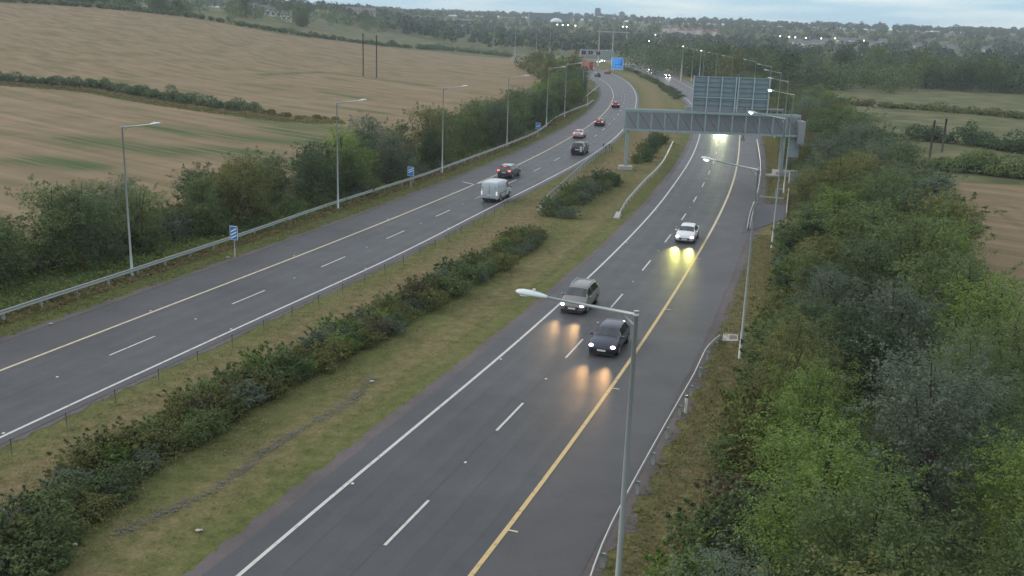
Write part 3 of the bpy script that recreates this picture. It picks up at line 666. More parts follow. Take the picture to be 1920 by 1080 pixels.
mb = MB(); mb.box((0, 0, 3.5), (5.2, .12, 5.2)); f = mb.build('sign_face', SWHITE, root)
BLUEGLOW = pm('sign_glowing_blue', (.03, .24, .72), .4, emit=(.03, .3, .9), es=.22)  # unlit sign face given a faint glow of its own to brighten the blue
mb = MB(); mb.box((0, -.075, 3.55), (4.95, .03, 4.9)); mb.build('blue_field', BLUEGLOW, f)
LB = pm('sign_light_blue', (.16, .50, .85), .4)
mb = MB()
for (x, z, w, h) in ((-.9, 5.2, 2.4, .35), (-1.3, 4.5, 1.6, .3), (-.9, 3.7, 2.2, .35), (-1.5, 2.6, .7, 1.5), (.0, 2.2, 1.0, 1.0), (1.4, 2.0, .9, .8)): mb.box((x, -.10, z), (w, .02, h))
mb.build('legend', LB, f)
mb = MB(); mb.box((1.85, -.10, 4.2), (.3, .02, 2.4)); mb.box((.2, -.10, 3.1), (3.4, .02, .14)); mb.build('arrow', pm('sign_navy', (.01, .03, .18), .5), f)
for x in (-1.7, 1.7): mb = MB(); mb.tube([(x, .15, 0), (x, .15, 5.9)], .10, 8); mb.build('post', STEEL, root)
# far gantry
pa, pb = at(1088, 100, 500), at(1151, 103, 505)
root = empty('sign_gantry', (pa[0], pa[1], 0), math.atan2(pb[1]-pa[1], pb[0]-pa[0])); L = math.hypot(pb[0]-pa[0], pb[1]-pa[1]); tag(root, 'distant grey gantry with three pairs of dark lane signals across the far curve', 'gantry')
mb = MB(); mb.box((L/2, 0, 6.7), (L, 1.2, 3.3)); mb.build('beam', pm('far_gantry_grey', (.30, .29, .32), .6, var=.08), root)
mb = MB(); mb.box((L*.83, -.65, 6.6), (L*.33, .1, 3.0)); mb.build('sign_panel', pm('far_gantry_green', (.22, .30, .29), .6), root)
for x in (.2, .3, .9): mb = MB(); [mb.box((L*(q), -.66, 6.8), (.9, .1, 1.7)) for q in ({.2: (.06, .12), .3: (.26, .33), .9: (.49, .55)}[x])]; mb.build('lane_signal', BLACK, root)
for x in (.2, L-.2): mb = MB(); mb.box((x, .1, 2.6), (.5, .5, 5.2)); mb.build('leg', CLAD, root)
# field poles
for k, (x, yb, yt) in enumerate([(681, 143, 62), (706, 146, 66), (1742, 302, 225), (1766, 285, 222)]):
    b0 = G(x, yb); D = math.hypot(b0[0], b0[1]); tp = at(x+(-2 if k < 2 else 4), yt, D); h = tp[2]-b0[2]
    mb = MB(); mb.tube([(0, 0, -.2), (0, 0, h)], [.24 if k < 2 else .2, .16], 8); root = empty('utility_pole', tuple(b0)); mb.build('pole', WOOD, root)
    mb = MB(); mb.box((0, 0, h-.5), (1.5, .12, .14), .9); mb.build('crossarm', WOOD, root)
    tag(root, ['left of the two dark wooden poles standing in the stubble field', 'right of the two dark wooden poles standing in the stubble field', 'taller dark pole at the hedge beyond the right trees', 'shorter dark pole behind the taller one beyond the right trees'][k], 'pole', 'wooden utility poles')
# ---------------------------------------------------------------- vehicles (x forward, y left)
# stations: x, z bottom, half width sill, z belt, half width belt, z top, half width top
CARS = {
 'hatch': dict(st=[(-2.12, .34, .70, .84, .74, .90, .66), (-2.04, .22, .84, .98, .80, 1.02, .68), (-1.86, .20, .88, 1.0, .84, 1.14, .66), (-1.38, .2, .90, .98, .87, 1.42, .60), (-.4, .2, .9, .95, .88, 1.47, .62), (.38, .2, .9, .93, .88, 1.40, .61), (1.12, .2, .9, .92, .87, .99, .72), (1.65, .2, .89, .84, .83, .90, .66), (2.06, .22, .82, .70, .76, .76, .60), (2.17, .32, .68, .60, .64, .62, .50)], wb=(1.30, -1.28), r=.32),
 'saloon': dict(st=[(-2.28, .34, .70, .82, .74, .90, .66), (-2.2, .22, .84, .95, .80, 1.0, .70), (-1.72, .20, .88, .98, .85, 1.05, .70), (-1.1, .2, .90, .96, .87, 1.38, .58), (-.4, .2, .9, .93, .88, 1.43, .61), (.42, .2, .9, .91, .88, 1.37, .60), (1.2, .2, .9, .90, .87, .97, .72), (1.75, .2, .89, .82, .83, .88, .66), (2.16, .22, .82, .68, .76, .74, .60), (2.27, .32, .68, .58, .64, .60, .50)], wb=(1.36, -1.32), r=.33),
 'suv': dict(st=[(-2.22, .42, .74, .98, .78, 1.06, .70), (-2.14, .30, .88, 1.12, .85, 1.18, .70), (-2.0, .28, .92, 1.12, .88, 1.32, .68), (-1.62, .28, .93, 1.10, .9, 1.62, .64), (-.4, .28, .94, 1.06, .91, 1.68, .66), (.42, .28, .94, 1.04, .91, 1.61, .65), (1.14, .28, .94, 1.03, .9, 1.12, .76), (1.72, .28, .93, .97, .87, 1.03, .70), (2.16, .30, .86, .82, .80, .88, .64), (2.26, .42, .72, .70, .68, .72, .54)], wb=(1.36, -1.34), r=.36),
 'mpv': dict(st=[(-2.22, .36, .74, .92, .80, 1.0, .72), (-2.16, .22, .88, 1.05, .86, 1.12, .72), (-2.06, .20, .92, 1.06, .88, 1.30, .70), (-1.82, .2, .92, 1.05, .9, 1.60, .65), (-.4, .2, .92, 1.02, .9, 1.66, .66), (.62, .2, .92, 1.0, .9, 1.58, .64), (1.42, .2, .92, .99, .88, 1.08, .76), (1.82, .2, .90, .88, .84, .94, .68), (2.16, .22, .84, .70, .78, .76, .62), (2.26, .34, .70, .60, .66, .62, .52)], wb=(1.40, -1.36), r=.33),
 'van': dict(st=[(-2.72, .42, .82, 1.1, .95, 2.1, .84), (-2.66, .32, .94, 1.15, .99, 2.22, .86), (-2.4, .30, .97, 1.2, 1.0, 2.26, .86), (-1.0, .30, .98, 1.2, 1.0, 2.28, .86), (.3, .30, .98, 1.2, 1.0, 2.26, .86), (1.05, .30, .98, 1.2, 1.0, 2.12, .82), (1.75, .30, .98, 1.18, .98, 1.30, .84), (2.15, .30, .97, 1.08, .94, 1.15, .80), (2.55, .32, .90, .82, .86, .9, .74), (2.66, .42, .76, .66, .74, .7, .64)], wb=(1.65, -1.55), r=.35),
}
PROF = None
def ring(st, t):
    """point on the half section; t runs 0 (bottom middle) .. 7 (roof middle)"""
    x, zb, ws, zl, wl, zt_, wt = st
    pts = [(0, zb), (ws*.86, zb), (ws, zb+.14), (ws*1.01, zb+(zl-zb)*.62), (wl, zl), (wt, zt_-.035), (wt*.82, zt_), (0, zt_+.025)]
    i = min(int(t), 6); f = t-i; a, b_ = pts[i], pts[i+1]; return Vector((x, a[0]+(b_[0]-a[0])*f, a[1]+(b_[1]-a[1])*f))
def surf(S, s, t):
    i = int(min(max(s, 0), len(S)-1.0001)); f = s-i; p = [S[max(i-1, 0)], S[i], S[i+1], S[min(i+2, len(S)-1)]]
    sharp = f*0.55+(3*f*f-2*f**3)*.0+f*.45
    st = [p[1][k]+(p[2][k]-p[1][k])*sharp for k in range(7)]
    return ring(st, t)
def patch(S, s0, s1, t0, t1, off=.012, ns=4, ntt=3, sides=(1, -1), bridge=False):
    mb = MB()
    def P_(s, t, sg):
        a = surf(S, s, t); ds = surf(S, min(s+.05, len(S)-1.001), t)-surf(S, max(s-.05, 0), t); dt = surf(S, s, min(t+.05, 7))-surf(S, s, max(t-.05, 0))
        nn = ds.cross(dt);
        if nn.length > 1e-9: nn.normalize()
        mid = Vector((a.x, 0, .8)) 
        if nn.dot(a-Vector((0, 0, .8))) < 0: nn = -nn
        a = a+nn*off; a.y *= sg; return a
    for sg in sides:
        vs = []; fs = []
        for i in range(ns+1):
            for j in range(ntt+1): vs.append(P_(s0+(s1-s0)*i/ns, t0+(t1-t0)*j/ntt, sg))
        for i in range(ns):
            for j in range(ntt):
                a = i*(ntt+1)+j; f = (a, a+1, a+ntt+2, a+ntt+1); fs.append(f if sg > 0 else f[::-1])
        mb.add(vs, fs, 0, True)
    return mb
CPAINT = {}
def carpaint(nm, c, rough=.35):
    return pm('paint_'+nm, c, rough, .15, spec=.5, coat=.4)
def car_at(kind, p, head, paint, label, cat='car', grp=None, name='car', lights='rear', rear_on=True, spots=0, spotcol=(1, .8, .5), rails=False, far=False, plates=True, slot=0, big=1.0, roofm=None):
    C = CARS[kind]; S = C['st']; root = empty(name, (p[0], p[1], .012), head); tag(root, label, cat, grp)
    if big != 1: root.scale = (big,)*3
    mb = MB(); T = [0, 1, 1.5, 2, 3, 4, 4.5, 5, 6, 7]; n = len(T); SS = [i+f for i in range(len(S)-1) for f in (0, .5)]+[len(S)-1.001]
    full = [(t, 1) for t in T]+[(t, -1) for t in T[-2:0:-1]]; k = len(full); vs = []
    for s in SS:
        for t, sg in full:
            q = surf(S, s, t); q.y *= sg; vs.append(q)
    fs = [(i*k+j, i*k+(j+1) % k, (i+1)*k+(j+1) % k, (i+1)*k+j) for i in range(len(SS)-1) for j in range(k)]
    fs = [f[::-1] for f in fs]; fs += [tuple(range(k)), tuple((len(SS)-1)*k+j for j in reversed(range(k)))]
    mb.add(vs, fs, 0, True); body = mb.build('body', paint, root)
    van = kind == 'van'
    if roofm: patch(S, 3.1, 4.9, 5.05, 7, .012).build('roof_panel', roofm, root)
    patch(S, 5.12, 5.93, 4.9 if van else 5.0, 7, .012, 4, 3).build('windscreen', GLASS, root)
    if not van:
        patch(S, 2.15, 2.9, 5.0, 7, .012, 3, 3).build('rear_window', GLASS, root)
        for sg in (1, -1):
            patch(S, 3.05, 4.35, 4.12, 4.9, .012, 4, 2, (sg,)).build('side_window', GLASS, root)
            patch(S, 4.45, 5.45, 4.12, 4.88, .012, 4, 2, (sg,)).build('side_window', GLASS, root)
    else:
        for sg in (1, -1): patch(S, 4.35, 5.6, 4.12, 4.75, .012, 4, 2, (sg,)).build('side_window', GLASS, root)
        mb = MB(); mb.box((S[0][0]-.02, 0, 1.2), (.02, .02, 1.5)); [mb.box((S[0][0]-.02, y, 1.62), (.03, .04, .18)) for y in (-.78, .78)]; mb.build('door_seam', TRIM, root)
        for sg in (1, -1):
            mb = MB(); mb.box((-.9, sg*1.0, .95), (3.0, .03, .09)); mb.build('side_moulding', pm('grey_moulding', (.12, .13, .14), .7), root)
            mb = MB(); mb.box((-2.2, sg*.93, 1.75), (.04, .02, .9)); mb.box((.1, sg*1.005, 1.0), (.02, .02, 1.3)); mb.build('panel_gap', TRIM, root)
    if rails:
        for sg in (1, -1): mb = MB(); mb.tube([(-1.7, sg*.60, 1.66), (-1.2, sg*.61, 1.74), (.2, sg*.61, 1.73), (.6, sg*.60, 1.62)], .025, 6); mb.build('roof_rail', RIB, root)
    # bumpers, grille, plates
    xf, xr = S[-1][0], S[0][0]
    mb = MB(); mb.box((xf-.01, 0, S[-1][1]+.12), (.06, .95, .16)); mb.build('grille', TRIM, root)
    mb = MB(); mb.box((xf-.06, 0, S[-2][1]-.0), (.22, 1.5, .10)); mb.build('bumper', TRIM, root)
    mb = MB(); mb.box((xr+.05, 0, S[1][1]+.05), (.22, 1.6 if van else 1.45, .16)); mb.build('bumper', TRIM, root)
    if plates:
        mb = MB(); mb.box((xf+.03, 0, S[-1][1]+.10), (.02, .52, .11)); mb.build('number_plate', PLATE, root)
        mb = MB(); mb.box((xr-.03, .0, S[0][1]+.38), (.02, .52, .11)); mb.build('number_plate', PLATE, root)
    zf = S[-2][3]-.06; wf = S[-2][2]*.80
    for sg in (1, -1):
        h_ = 1.25 if far else 1.0
        mb = MB(); mb.ell((S[-2][0]-.02, sg*wf, zf), (.16, .17*h_, .10*h_), 10, 6); mb.build('headlight', (HEADFAR if far else HEADL) if lights == 'front' else LAMPOFF, root)
        mb = MB()
        if van: mb.box((xr+.0, sg*.88, 1.02), (.08, .15, .42))
        else: mb.box((S[1][0]-.0, sg*S[1][2]*.82, S[1][3]-.10), (.16, .30, .17))
        mb.build('taillight', (TAILW if van else TAILL if rear_on else TAILD), root)
        mb = MB(); mb.ell((S[5][0]+.45, sg*(S[5][4]+.12), S[5][3]+.07), (.09, .12, .08), 8, 5); mb.build('wing_mirror', paint if not van else TRIM, root)
    if not van and rear_on and lights == 'rear':
        mb = MB(); mb.box((S[2][0]+.18, 0, S[3][5]-.06), (.06, .36, .035)); mb.build('brake_light', TAILL, root)
    # wheels in dark arches
    r = C['r']
    for xw in C['wb']:
        for sg in (1, -1):
            w = S[4][2]
            mb = MB(); mb.tube([(xw, sg*(w-.30), r+.03), (xw, sg*(w+.006), r+.03)], r+.07, 20); mb.build('wheel_arch', TRIM, root)
            mb = MB(); mb.tube([(xw, sg*(w-.2), r), (xw, sg*(w+.02), r)], r, 20); wh = mb.build('wheel', BLACK, root)
            mb = MB(); mb.tube([(xw, sg*(w-.05), r), (xw, sg*(w+.03), r)], r*.62, 14); mb.build('rim', RIM, wh)
    if spots:
        for sg in (1, -1):
            ld = bpy.data.lights.new('headlamp_beam', 'SPOT'); ld.energy = spots; ld.color = spotcol; ld.spot_size = R(30); ld.spot_blend = 1.0; ld.shadow_soft_size = .22
            lo = bpy.data.objects.new('headlamp_beam', ld); COL.objects.link(lo); lo.parent = root; lo.location = (S[-1][0]+.22, sg*wf, zf+.02)
            d = Vector((1, 0, -.12)).normalized(); lo.rotation_euler = (-d).to_track_quat('Z', 'Y').to_euler()
    return root
def lane_car(kind, px, py, cv, direc, *a, yaw=0.0, **k):
    p = P(px, py); s, _ = cv.near([p[:2]]); h = cv.head(float(s[0]))+(0 if direc > 0 else math.pi)+yaw
    f = k.pop('shift', 0); p = p+np.array([math.cos(h)*f, math.sin(h)*f, 0]); return car_at(kind, p, h, *a, **k)
WHITEP = carpaint('white', (.62, .64, .66)); GREYP = carpaint('grey_bronze', (.17, .16, .155)); NAVYP = carpaint('navy', (.022, .028, .055)); BLACKP = carpaint('black', (.018, .02, .024)); SILV = carpaint('silver', (.33, .34, .35)); VANP = carpaint('pale_blue_grey', (.44, .49, .52), .45); DGREY = carpaint('dark_grey', (.06, .062, .066)); REDP = carpaint('red', (.22, .03, .025)); SILR = pm('silver_roof', (.42, .44, .46), .35, .2)
G1, G2 = 'vehicles driving away on the left carriageway', 'vehicles coming towards the camera on the right carriageway'
lane_car('hatch', 1128, 668, cMR, -1, NAVYP, 'dark navy hatchback with lit headlights, nearest car, just left of the foreground lamp column', lights='front', rear_on=False, spots=520, spotcol=(1, .56, .22), grp=G2, shift=-2.0)
lane_car('mpv', 1073, 588, cMR, -1, GREYP, 'grey bronze people carrier with roof rails behind the foreground lamp arm', lights='front', rear_on=False, spots=470, spotcol=(1, .6, .25), rails=True, grp=G2, shift=-2.0)
lane_car('saloon', 1283, 456, cMR, -1, WHITEP, 'white saloon with lit headlights throwing a yellow pool on the damp road', lights='front', rear_on=False, spots=650, spotcol=(.92, .88, .2), grp=G2, shift=-2.0)
lane_car('saloon', 1352, 238, cMR, -1, SILV, 'silver car mostly hidden behind the gantry beam, its beams lighting the lane below', lights='front', rear_on=False, spots=5000, spotcol=(.86, .92, .55), grp=G2, yaw=-.03)
lane_car('hatch', 1251, 144, cY, -1, DGREY, 'far oncoming car with bright headlights, nearer of two beside the sign backs', lights='front', rear_on=False, far=True, spots=500, spotcol=(1, .95, .9), grp=G2)
lane_car('hatch', 1218, 133, cY, -1, BLACKP, 'far oncoming car with bright headlights, the farther one left of the other', lights='front', rear_on=False, far=True, spots=500, spotcol=(1, .95, .9), grp=G2)
car_at('suv', at(1121, 112, 560), math.atan2(-1, .12), DGREY, 'very distant car with glaring pinkish headlights under the far gantry', lights='front', rear_on=False, far=True, grp=G2)
car_at('hatch', at(1130, 110, 580), math.atan2(-1, .12), WHITEP, 'smaller very distant pale car just right of the glaring pair under the far gantry', lights='front', rear_on=False, far=True, grp=G2)
lane_car('van', 918, 379, cML, 1, VANP, 'pale blue grey panel van seen from behind in the overtaking lane', cat='van', name='van', lights='off', grp=G1, shift=2.5)
lane_car('suv', 947, 334, cML, 1, DGREY, 'dark grey estate with red tail lights just ahead of the pale van', lights='rear', grp=G1, shift=1.6, roofm=SILR, yaw=-.04)
lane_car('mpv', 1083, 290, cML, 1, BLACKP, 'tall black people carrier with white patches on its tail, in the overtaking lane', cat='people carrier', lights='rear', rear_on=False, grp=G1, shift=1.8, big=1.12)
mpv = bpy.context.scene.objects[-1]
root = [o for o in bpy.data.objects if o.get('label', '').startswith('tall black people')][0]
for y, z, w, h in ((-.55, .85, .30, .75), (.86, .95, .12, .35), (-.88, .95, .12, .4)): mb = MB(); mb.box((-2.27, y, z), (.05, w, h)); mb.build('pale_patch', pm('pale_patch', (.5, .52, .55), .5), root)
lane_car('saloon', 1084, 259, cML, 1, SILV, 'silver-roofed car with bright red lights right in front of the tall black people carrier', lights='rear', grp=G1, shift=1.5)
lane_car('saloon', 1123, 236, cML, 1, BLACKP, 'dark saloon with red tail lights, fourth vehicle ahead beyond the people carrier', lights='rear', grp=G1, shift=1.5)
lane_car('hatch', 1154, 202, cML, 1, BLACKP, 'small dark car with red lights on the curve just left of the gantry beam', lights='rear', grp=G1, shift=1.5)
car_at('hatch', P(1139, 138), cYL.head(395)+.2, REDP, 'tiny reddish car on the far curve beneath the blue direction sign', lights='rear', rear_on=False, grp=G1)
car_at('suv', P(1120, 144), cYL.head(375)+.1, BLACKP, 'tiny black car on the far curve behind the red lorry', lights='rear', rear_on=False, grp=G1)
# red lorry
p = P(1107, 131); root = empty('lorry', (p[0], p[1], 0), cYL.head(410)+.15); tag(root, 'red lorry with pale corner posts seen from behind on the far curve', 'lorry', G1)
mb = MB(); mb.box((3.5, 0, 2.45), (8.6, 2.5, 2.9)); cb = mb.build('cargo_box', pm('lorry_red', (.28, .055, .045), .6, var=.15), root)
for y in (-1.2, 1.2): mb = MB(); mb.box((-.83, y, 2.45), (.1, .16, 2.9)); mb.build('corner_post', pm('lorry_pink', (.5, .36, .34), .6), cb)
mb = MB(); mb.box((-.84, 0, 3.82), (.1, 2.5, .16)); [mb.box((-.84, 0, z), (.06, 2.3, .08)) for z in (1.8, 2.5, 3.2)]; mb.build('door_bar', pm('lorry_pink', (.5, .36, .34), .6), cb)
mb = MB(); mb.box((9.2, 0, 1.75), (2.0, 2.4, 2.5)); mb.box((9.0, 0, 3.1), (1.4, 2.2, .3)); mb.build('cab', REDP, root)
mb = MB(); mb.box((4.2, 0, .85), (10, 1.1, .3)); mb.build('chassis', TRIM, root)
for x in (.2, 1.5, 8.8):
    for y in (-1.05, 1.05): mb = MB(); mb.tube([(x, y-.18, .5), (x, y+.18, .5)], .5, 14); mb.build('wheel', BLACK, root)
for y in (-1.0, 1.0): mb = MB(); mb.box((-.84, y, .75), (.08, .35, .2)); mb.build('taillight', TAILL, root)
# ---------------------------------------------------------------- vegetation
def rhombs(pos, nrm, size, rng, asp=.62):
    n = len(pos); r = rng.normal(size=(n, 3)); u = np.cross(nrm, r); u /= np.linalg.norm(u, axis=1)[:, None]+1e-9; v = np.cross(nrm, u)
    s = (size*rng.uniform(.65, 1.35, n))[:, None] if np.isscalar(size) else (size*rng.uniform(.65, 1.35, n))[:, None]
    a = pos-u*s*.5; c = pos+u*s*.5-nrm*s*.12; b = pos-v*s*.5*asp+nrm*s*.06; d = pos+v*s*.5*asp+nrm*s*.06
    return np.stack([a, b, c, d], 1).reshape(-1, 3)
def crown_pts(rng, n, H, Rr, base=.18, nl=9, droop=0.0, peak=0.0, spray=.3):
    """leaf positions and normals: many small overlapping lobes plus leafy sprays that break the outline"""
    L = []; nl = int(nl*1.7); el = rng.uniform(.75, 1.25); ea = rng.uniform(0, 3.14)
    for i in range(nl):
        a = rng.uniform(0, 6.28); f = (i+.5)/nl; zc = H*(base+.08+(1-base-.2)*f)
        prof_ = math.sin(math.pi*min(1, .22+.72*f))**.7*(1-peak*f); rr = Rr*.74*prof_*rng.uniform(.35, 1.15)*(el if abs(math.cos(a-ea)) > .7 else 1/el)
        L.append((np.array([math.cos(a)*rr, math.sin(a)*rr, zc+rng.normal()*.05*H]), Rr*rng.uniform(.20, .42)*(1-.3*f*peak)))
    L.append((np.array([0, 0, H*.42]), Rr*.55)); L.append((np.array([rng.normal()*.3, rng.normal()*.3, H*.86]), Rr*.24))
    w = np.array([l[1]**2 for l in L]); w /= w.sum()
    C = np.array([l[0] for l in L]); RR = np.array([l[1] for l in L]); ns = int(n*spray)
    m = int((n-ns)*1.9); k = rng.choice(len(L), m, p=w); d = rng.normal(size=(m, 3)); d[:, 2] += .25; d /= np.linalg.norm(d, axis=1)[:, None]
    q = C[k]+d*(RR[k]*rng.uniform(.6, 1.12, m))[:, None]*np.array([1, 1, .85])
    g = Rr*.17; q = np.round(q/g+rng.normal(size=(m, 1))*.1)*g*.5+q*.5+rng.normal(size=(m, 3))*.045*Rr
    keep = np.ones(m, bool)
    for j in range(len(L)):
        dd = np.linalg.norm(q-C[j], axis=1); keep &= ~((dd < RR[j]*.55) & (k != j))
    q = q[keep][:n-ns]; d = d[keep][:n-ns]
    per = 34; nsp = max(4, ns//per); k = rng.choice(len(L), nsp, p=w); sd_ = rng.normal(size=(nsp, 3)); sd_[:, 2] = np.abs(sd_[:, 2])*.8+.15; sd_ /= np.linalg.norm(sd_, axis=1)[:, None]
    t = rng.uniform(.5, 1.0, (nsp, per, 1))**.8; ln = Rr*rng.uniform(.28, .55, (nsp, 1, 1))
    qs = C[k][:, None]+sd_[:, None]*(RR[k][:, None, None]*.7+ln*t)+rng.normal(size=(nsp, per, 3))*.055*Rr*(1.25-t)
    qs = qs.reshape(-1, 3); ds = np.repeat(sd_, per, 0)
    q = np.r_[q, qs]; d = np.r_[d, ds]; kk = q[:, 2] > .04*H; q = q[kk]; d = d[kk]
    nn = d*.55+rng.normal(size=d.shape)*.5+np.array([0, 0, .55]); nn /= np.linalg.norm(nn, axis=1)[:, None]
    q[:, 2] -= droop*np.linalg.norm(q[:, :2], axis=1)
    return q, nn, L
TREES = {}
def tree_mesh(key, seed, H, Rr, n, leaf, nl=9, droop=0, peak=0, base=.16, asp=.62):
    rng = np.random.default_rng(seed); q, nn, L = crown_pts(rng, n, H, Rr, base, nl, droop, peak)
    cr = quad_mesh('crown', rhombs(q, nn, leaf, rng, asp), LEAF['mid'])
    mb = MB(); r = H*.018+.03; mb.tube([(0, 0, -.3), (.05, 0, H*.3), (0, .06, H*.6), (0, 0, H*.88)], [r*1.25, r, r*.6, r*.15], 7)
    for c, rr in L[::2]: mb.tube([(0, 0, max(.3, c[2]*.45)), (c[0]*.5, c[1]*.5, c[2]*.8), (c[0]*1.15, c[1]*1.15, c[2]+rr*1.1)], [r*.5, r*.3, .015], 5)
    tm = mb.mesh('trunk'); tm.materials.append(BARK); TREES[key] = (tm, cr)
for k, a in enumerate([(1, 6.6, 3.1, 13000, .15, 15), (2, 7.2, 2.8, 12500, .145, 14, .05), (3, 5.8, 3.2, 13000, .155, 15), (4, 6.9, 2.6, 11500, .155, 13, 0, .35), (5, 6.2, 3.0, 11000, .17, 12, .1), (6, 7.4, 3.1, 14500, .13, 16)]):
    tree_mesh(('near', k), *a, base=.04)
tree_mesh(('near', 6), 7, 6.8, 3.1, 30000, .095, 16, base=.03); tree_mesh(('near', 7), 8, 6.2, 3.0, 28000, .09, 15, .06, base=.03)
for k, a in enumerate([(11, 11, 6.2, 5200, .55, 15), (12, 12.5, 5.8, 5200, .55, 14), (13, 9.5, 6.4, 5200, .5, 15), (14, 12, 5.2, 4400, .55, 12, 0, .3)]):
    tree_mesh(('mid', k), *a, base=.0)
def put_tree(key, x, y, sc, rz, leafm, label, group, tilt=0, name='tree', cat='tree'):
    tm, cr = TREES[key]; root = empty(name, (x, y, float(HT(x, y))-.05), rz); root.scale = sc if hasattr(sc, '__len__') else (sc,)*3; tag(root, label, cat, group)
    link('trunk', tm, root); o = link('crown', cr, root); o.material_slots[0].link = 'OBJECT'; o.material_slots[0].material = LEAF[leafm]; return root
LOOK = {'dark': 'dark green', 'mid': 'mid green', 'bright': 'bright green', 'grey': 'grey-green', 'olive': 'olive', 'brown': 'russet'}
USED = {}
def uniq(label):
    n = USED.get(label, 0); USED[label] = n+1; return label if n == 0 else label+[' (farther off)', ' (farther still)', ' (fourth away)', ' (fifth away)', ' (sixth away)', ' (seventh away)', ' (eighth away)'][min(n-1, 6)]
def poisson(c, s0, s1, o0, o1, dist, seed, keep=None, maxn=999, dfun=None):
    rng = random.Random(seed); P_ = []; out = []
    for _ in range(9000):
        s = rng.uniform(s0, s1); o = rng.uniform(o0, o1); d = dist if dfun is None else dfun(s)
        p = c.at(s, o)
        if keep and not keep(p, s, o): continue
        if all((p[0]-q[0])**2+(p[1]-q[1])**2 > d*d for q in P_): P_.append(p); out.append((s, o, float(p[0]), float(p[1])))
        if len(out) >= maxn: break
    return sorted(out, key=lambda t: t[0])
rngT = random.Random(5)
LMK_L = [(P(*q)[:2], w) for q, w in zip([(60, 600)]+[(248, 520), (440, 482), (634, 393), (770, 352), (829, 325), (950, 277), (1024, 240), (1058, 221), (1101, 190)], ['at the lower left picture edge', 'by the nearest left lamp column', 'by the three-bar blue sign', 'by the second left lamp column', 'by the two-bar blue sign', 'by the third left lamp column', 'by the fourth left lamp column', 'by the fifth left lamp column', 'by the sixth left lamp column', 'by the far left lay-by'])]
def nearest(p, L): return min(L, key=lambda l: (l[0][0]-p[0])**2+(l[0][1]-p[1])**2)[1]
# left belt
def hL(s): return 1.0
q = poisson(cYL, 20, 330, -17.0, -9.4, 4.15, 21, maxn=82, keep=lambda p, s, o: (o < -12.2 if s < 88 else o < -10.2 if s < 120 else True))
for k, (s, o, x, y) in enumerate(q):
    lm = rngT.choices(['dark', 'mid', 'bright', 'grey', 'olive', 'brown'], [30, 30, 10, 26, 6, 0 if s < 190 else 6])[0]; key = rngT.randrange(6)
    sc = rngT.uniform(.78, 1.08) if s > 100 else rngT.uniform(.72, .98)
    if o < -14.5: sc *= .92
    row = 'front row' if o > -11.8 else 'field edge' if o < -14.4 else 'middle row'; sz = 'small' if sc < .82 else 'tall' if sc > .98 else 'bushy'
    put_tree(('near', key), x, y, (sc*1.18, sc*1.18, sc), rngT.uniform(0, 6.28), lm, uniq(f'{sz} {LOOK[lm]} tree, left belt {row}, {nearest((x, y), LMK_L)}'), 'trees in the left roadside belt')
for k, (s, o) in enumerate([(33, -14.6), (41, -16.2), (49, -14.2), (57, -16.4), (64, -14.4), (73, -16.0), (27, -16.5), (81, -14.0), (86, -15.8)]):
    x, y = cYL.at(s, o); lm = ['mid', 'dark', 'grey', 'bright', 'mid', 'dark', 'mid', 'mid', 'dark'][k]; put_tree(('near', k % 6), float(x), float(y), (1.15, 1.15, .92), k*1.3, lm, uniq(f'bushy {LOOK[lm]} tree, left belt filler row, {nearest((x, y), LMK_L)}').replace('filler', 'rear'), 'trees in the left roadside belt')
NL = len(q)
LMK_R = [(P(*q)[:2], w) for q, w in [((1230, 1100), 'at the bottom picture edge'), ((1290, 900), 'by the long near right barrier'), ((1340, 700), 'by the near right barrier end'), ((1387, 672), 'by the second right lamp'), ((1420, 540), 'before the third right lamp'), ((1447, 465), 'by the third right lamp'), ((1472, 390), 'by the tarmac lay-by'), ((1480, 340), 'by the gantry leg'), ((1500, 290), 'just behind the gantry')]]+[(cY.at(cY.near([P(1480, 340)[:2]])[0][0]+d, 9), w) for d, w in ((45, 'beyond the gantry signs'), (85, 'well beyond the sign backs'), (130, 'at its far end'))]
def keepR(p, s, o): return not (p[1] > 127 and p[1] < 143 and o < 9.5)
q = poisson(cY, 17, 330, 8.4, 20.0, 3.9, 33, keep=keepR, maxn=112, dfun=lambda s: 4.5 if s < 150 else 5.6)
for k, (s, o, x, y) in enumerate(q):
    zn = math.sin(x*.21+1.3)+math.cos(y*.17)
    lm = rngT.choices(['dark', 'mid', 'bright', 'grey', 'olive', 'brown'], [22, 26, 18 if zn > 0 else 6, 22 if zn < .2 else 10, 10, 4])[0]; key = rngT.choice([6, 7]) if y < 47 else rngT.randrange(6)
    sc = rngT.uniform(.82, 1.15) if o > 11 else rngT.uniform(.58, .82)
    row = 'road edge' if o < 11.6 else 'field edge' if o > 16.8 else 'middle'; sz = 'low' if sc < .68 else 'tall' if sc > .98 else 'bushy'
    put_tree(('near', key), x, y, (sc*1.24, sc*1.24, sc), rngT.uniform(0, 6.28), lm, uniq(f'{sz} {LOOK[lm]} tree, right belt {row}, {nearest((x, y), LMK_R)}'), 'trees in the right roadside belt')
NR = len(q)
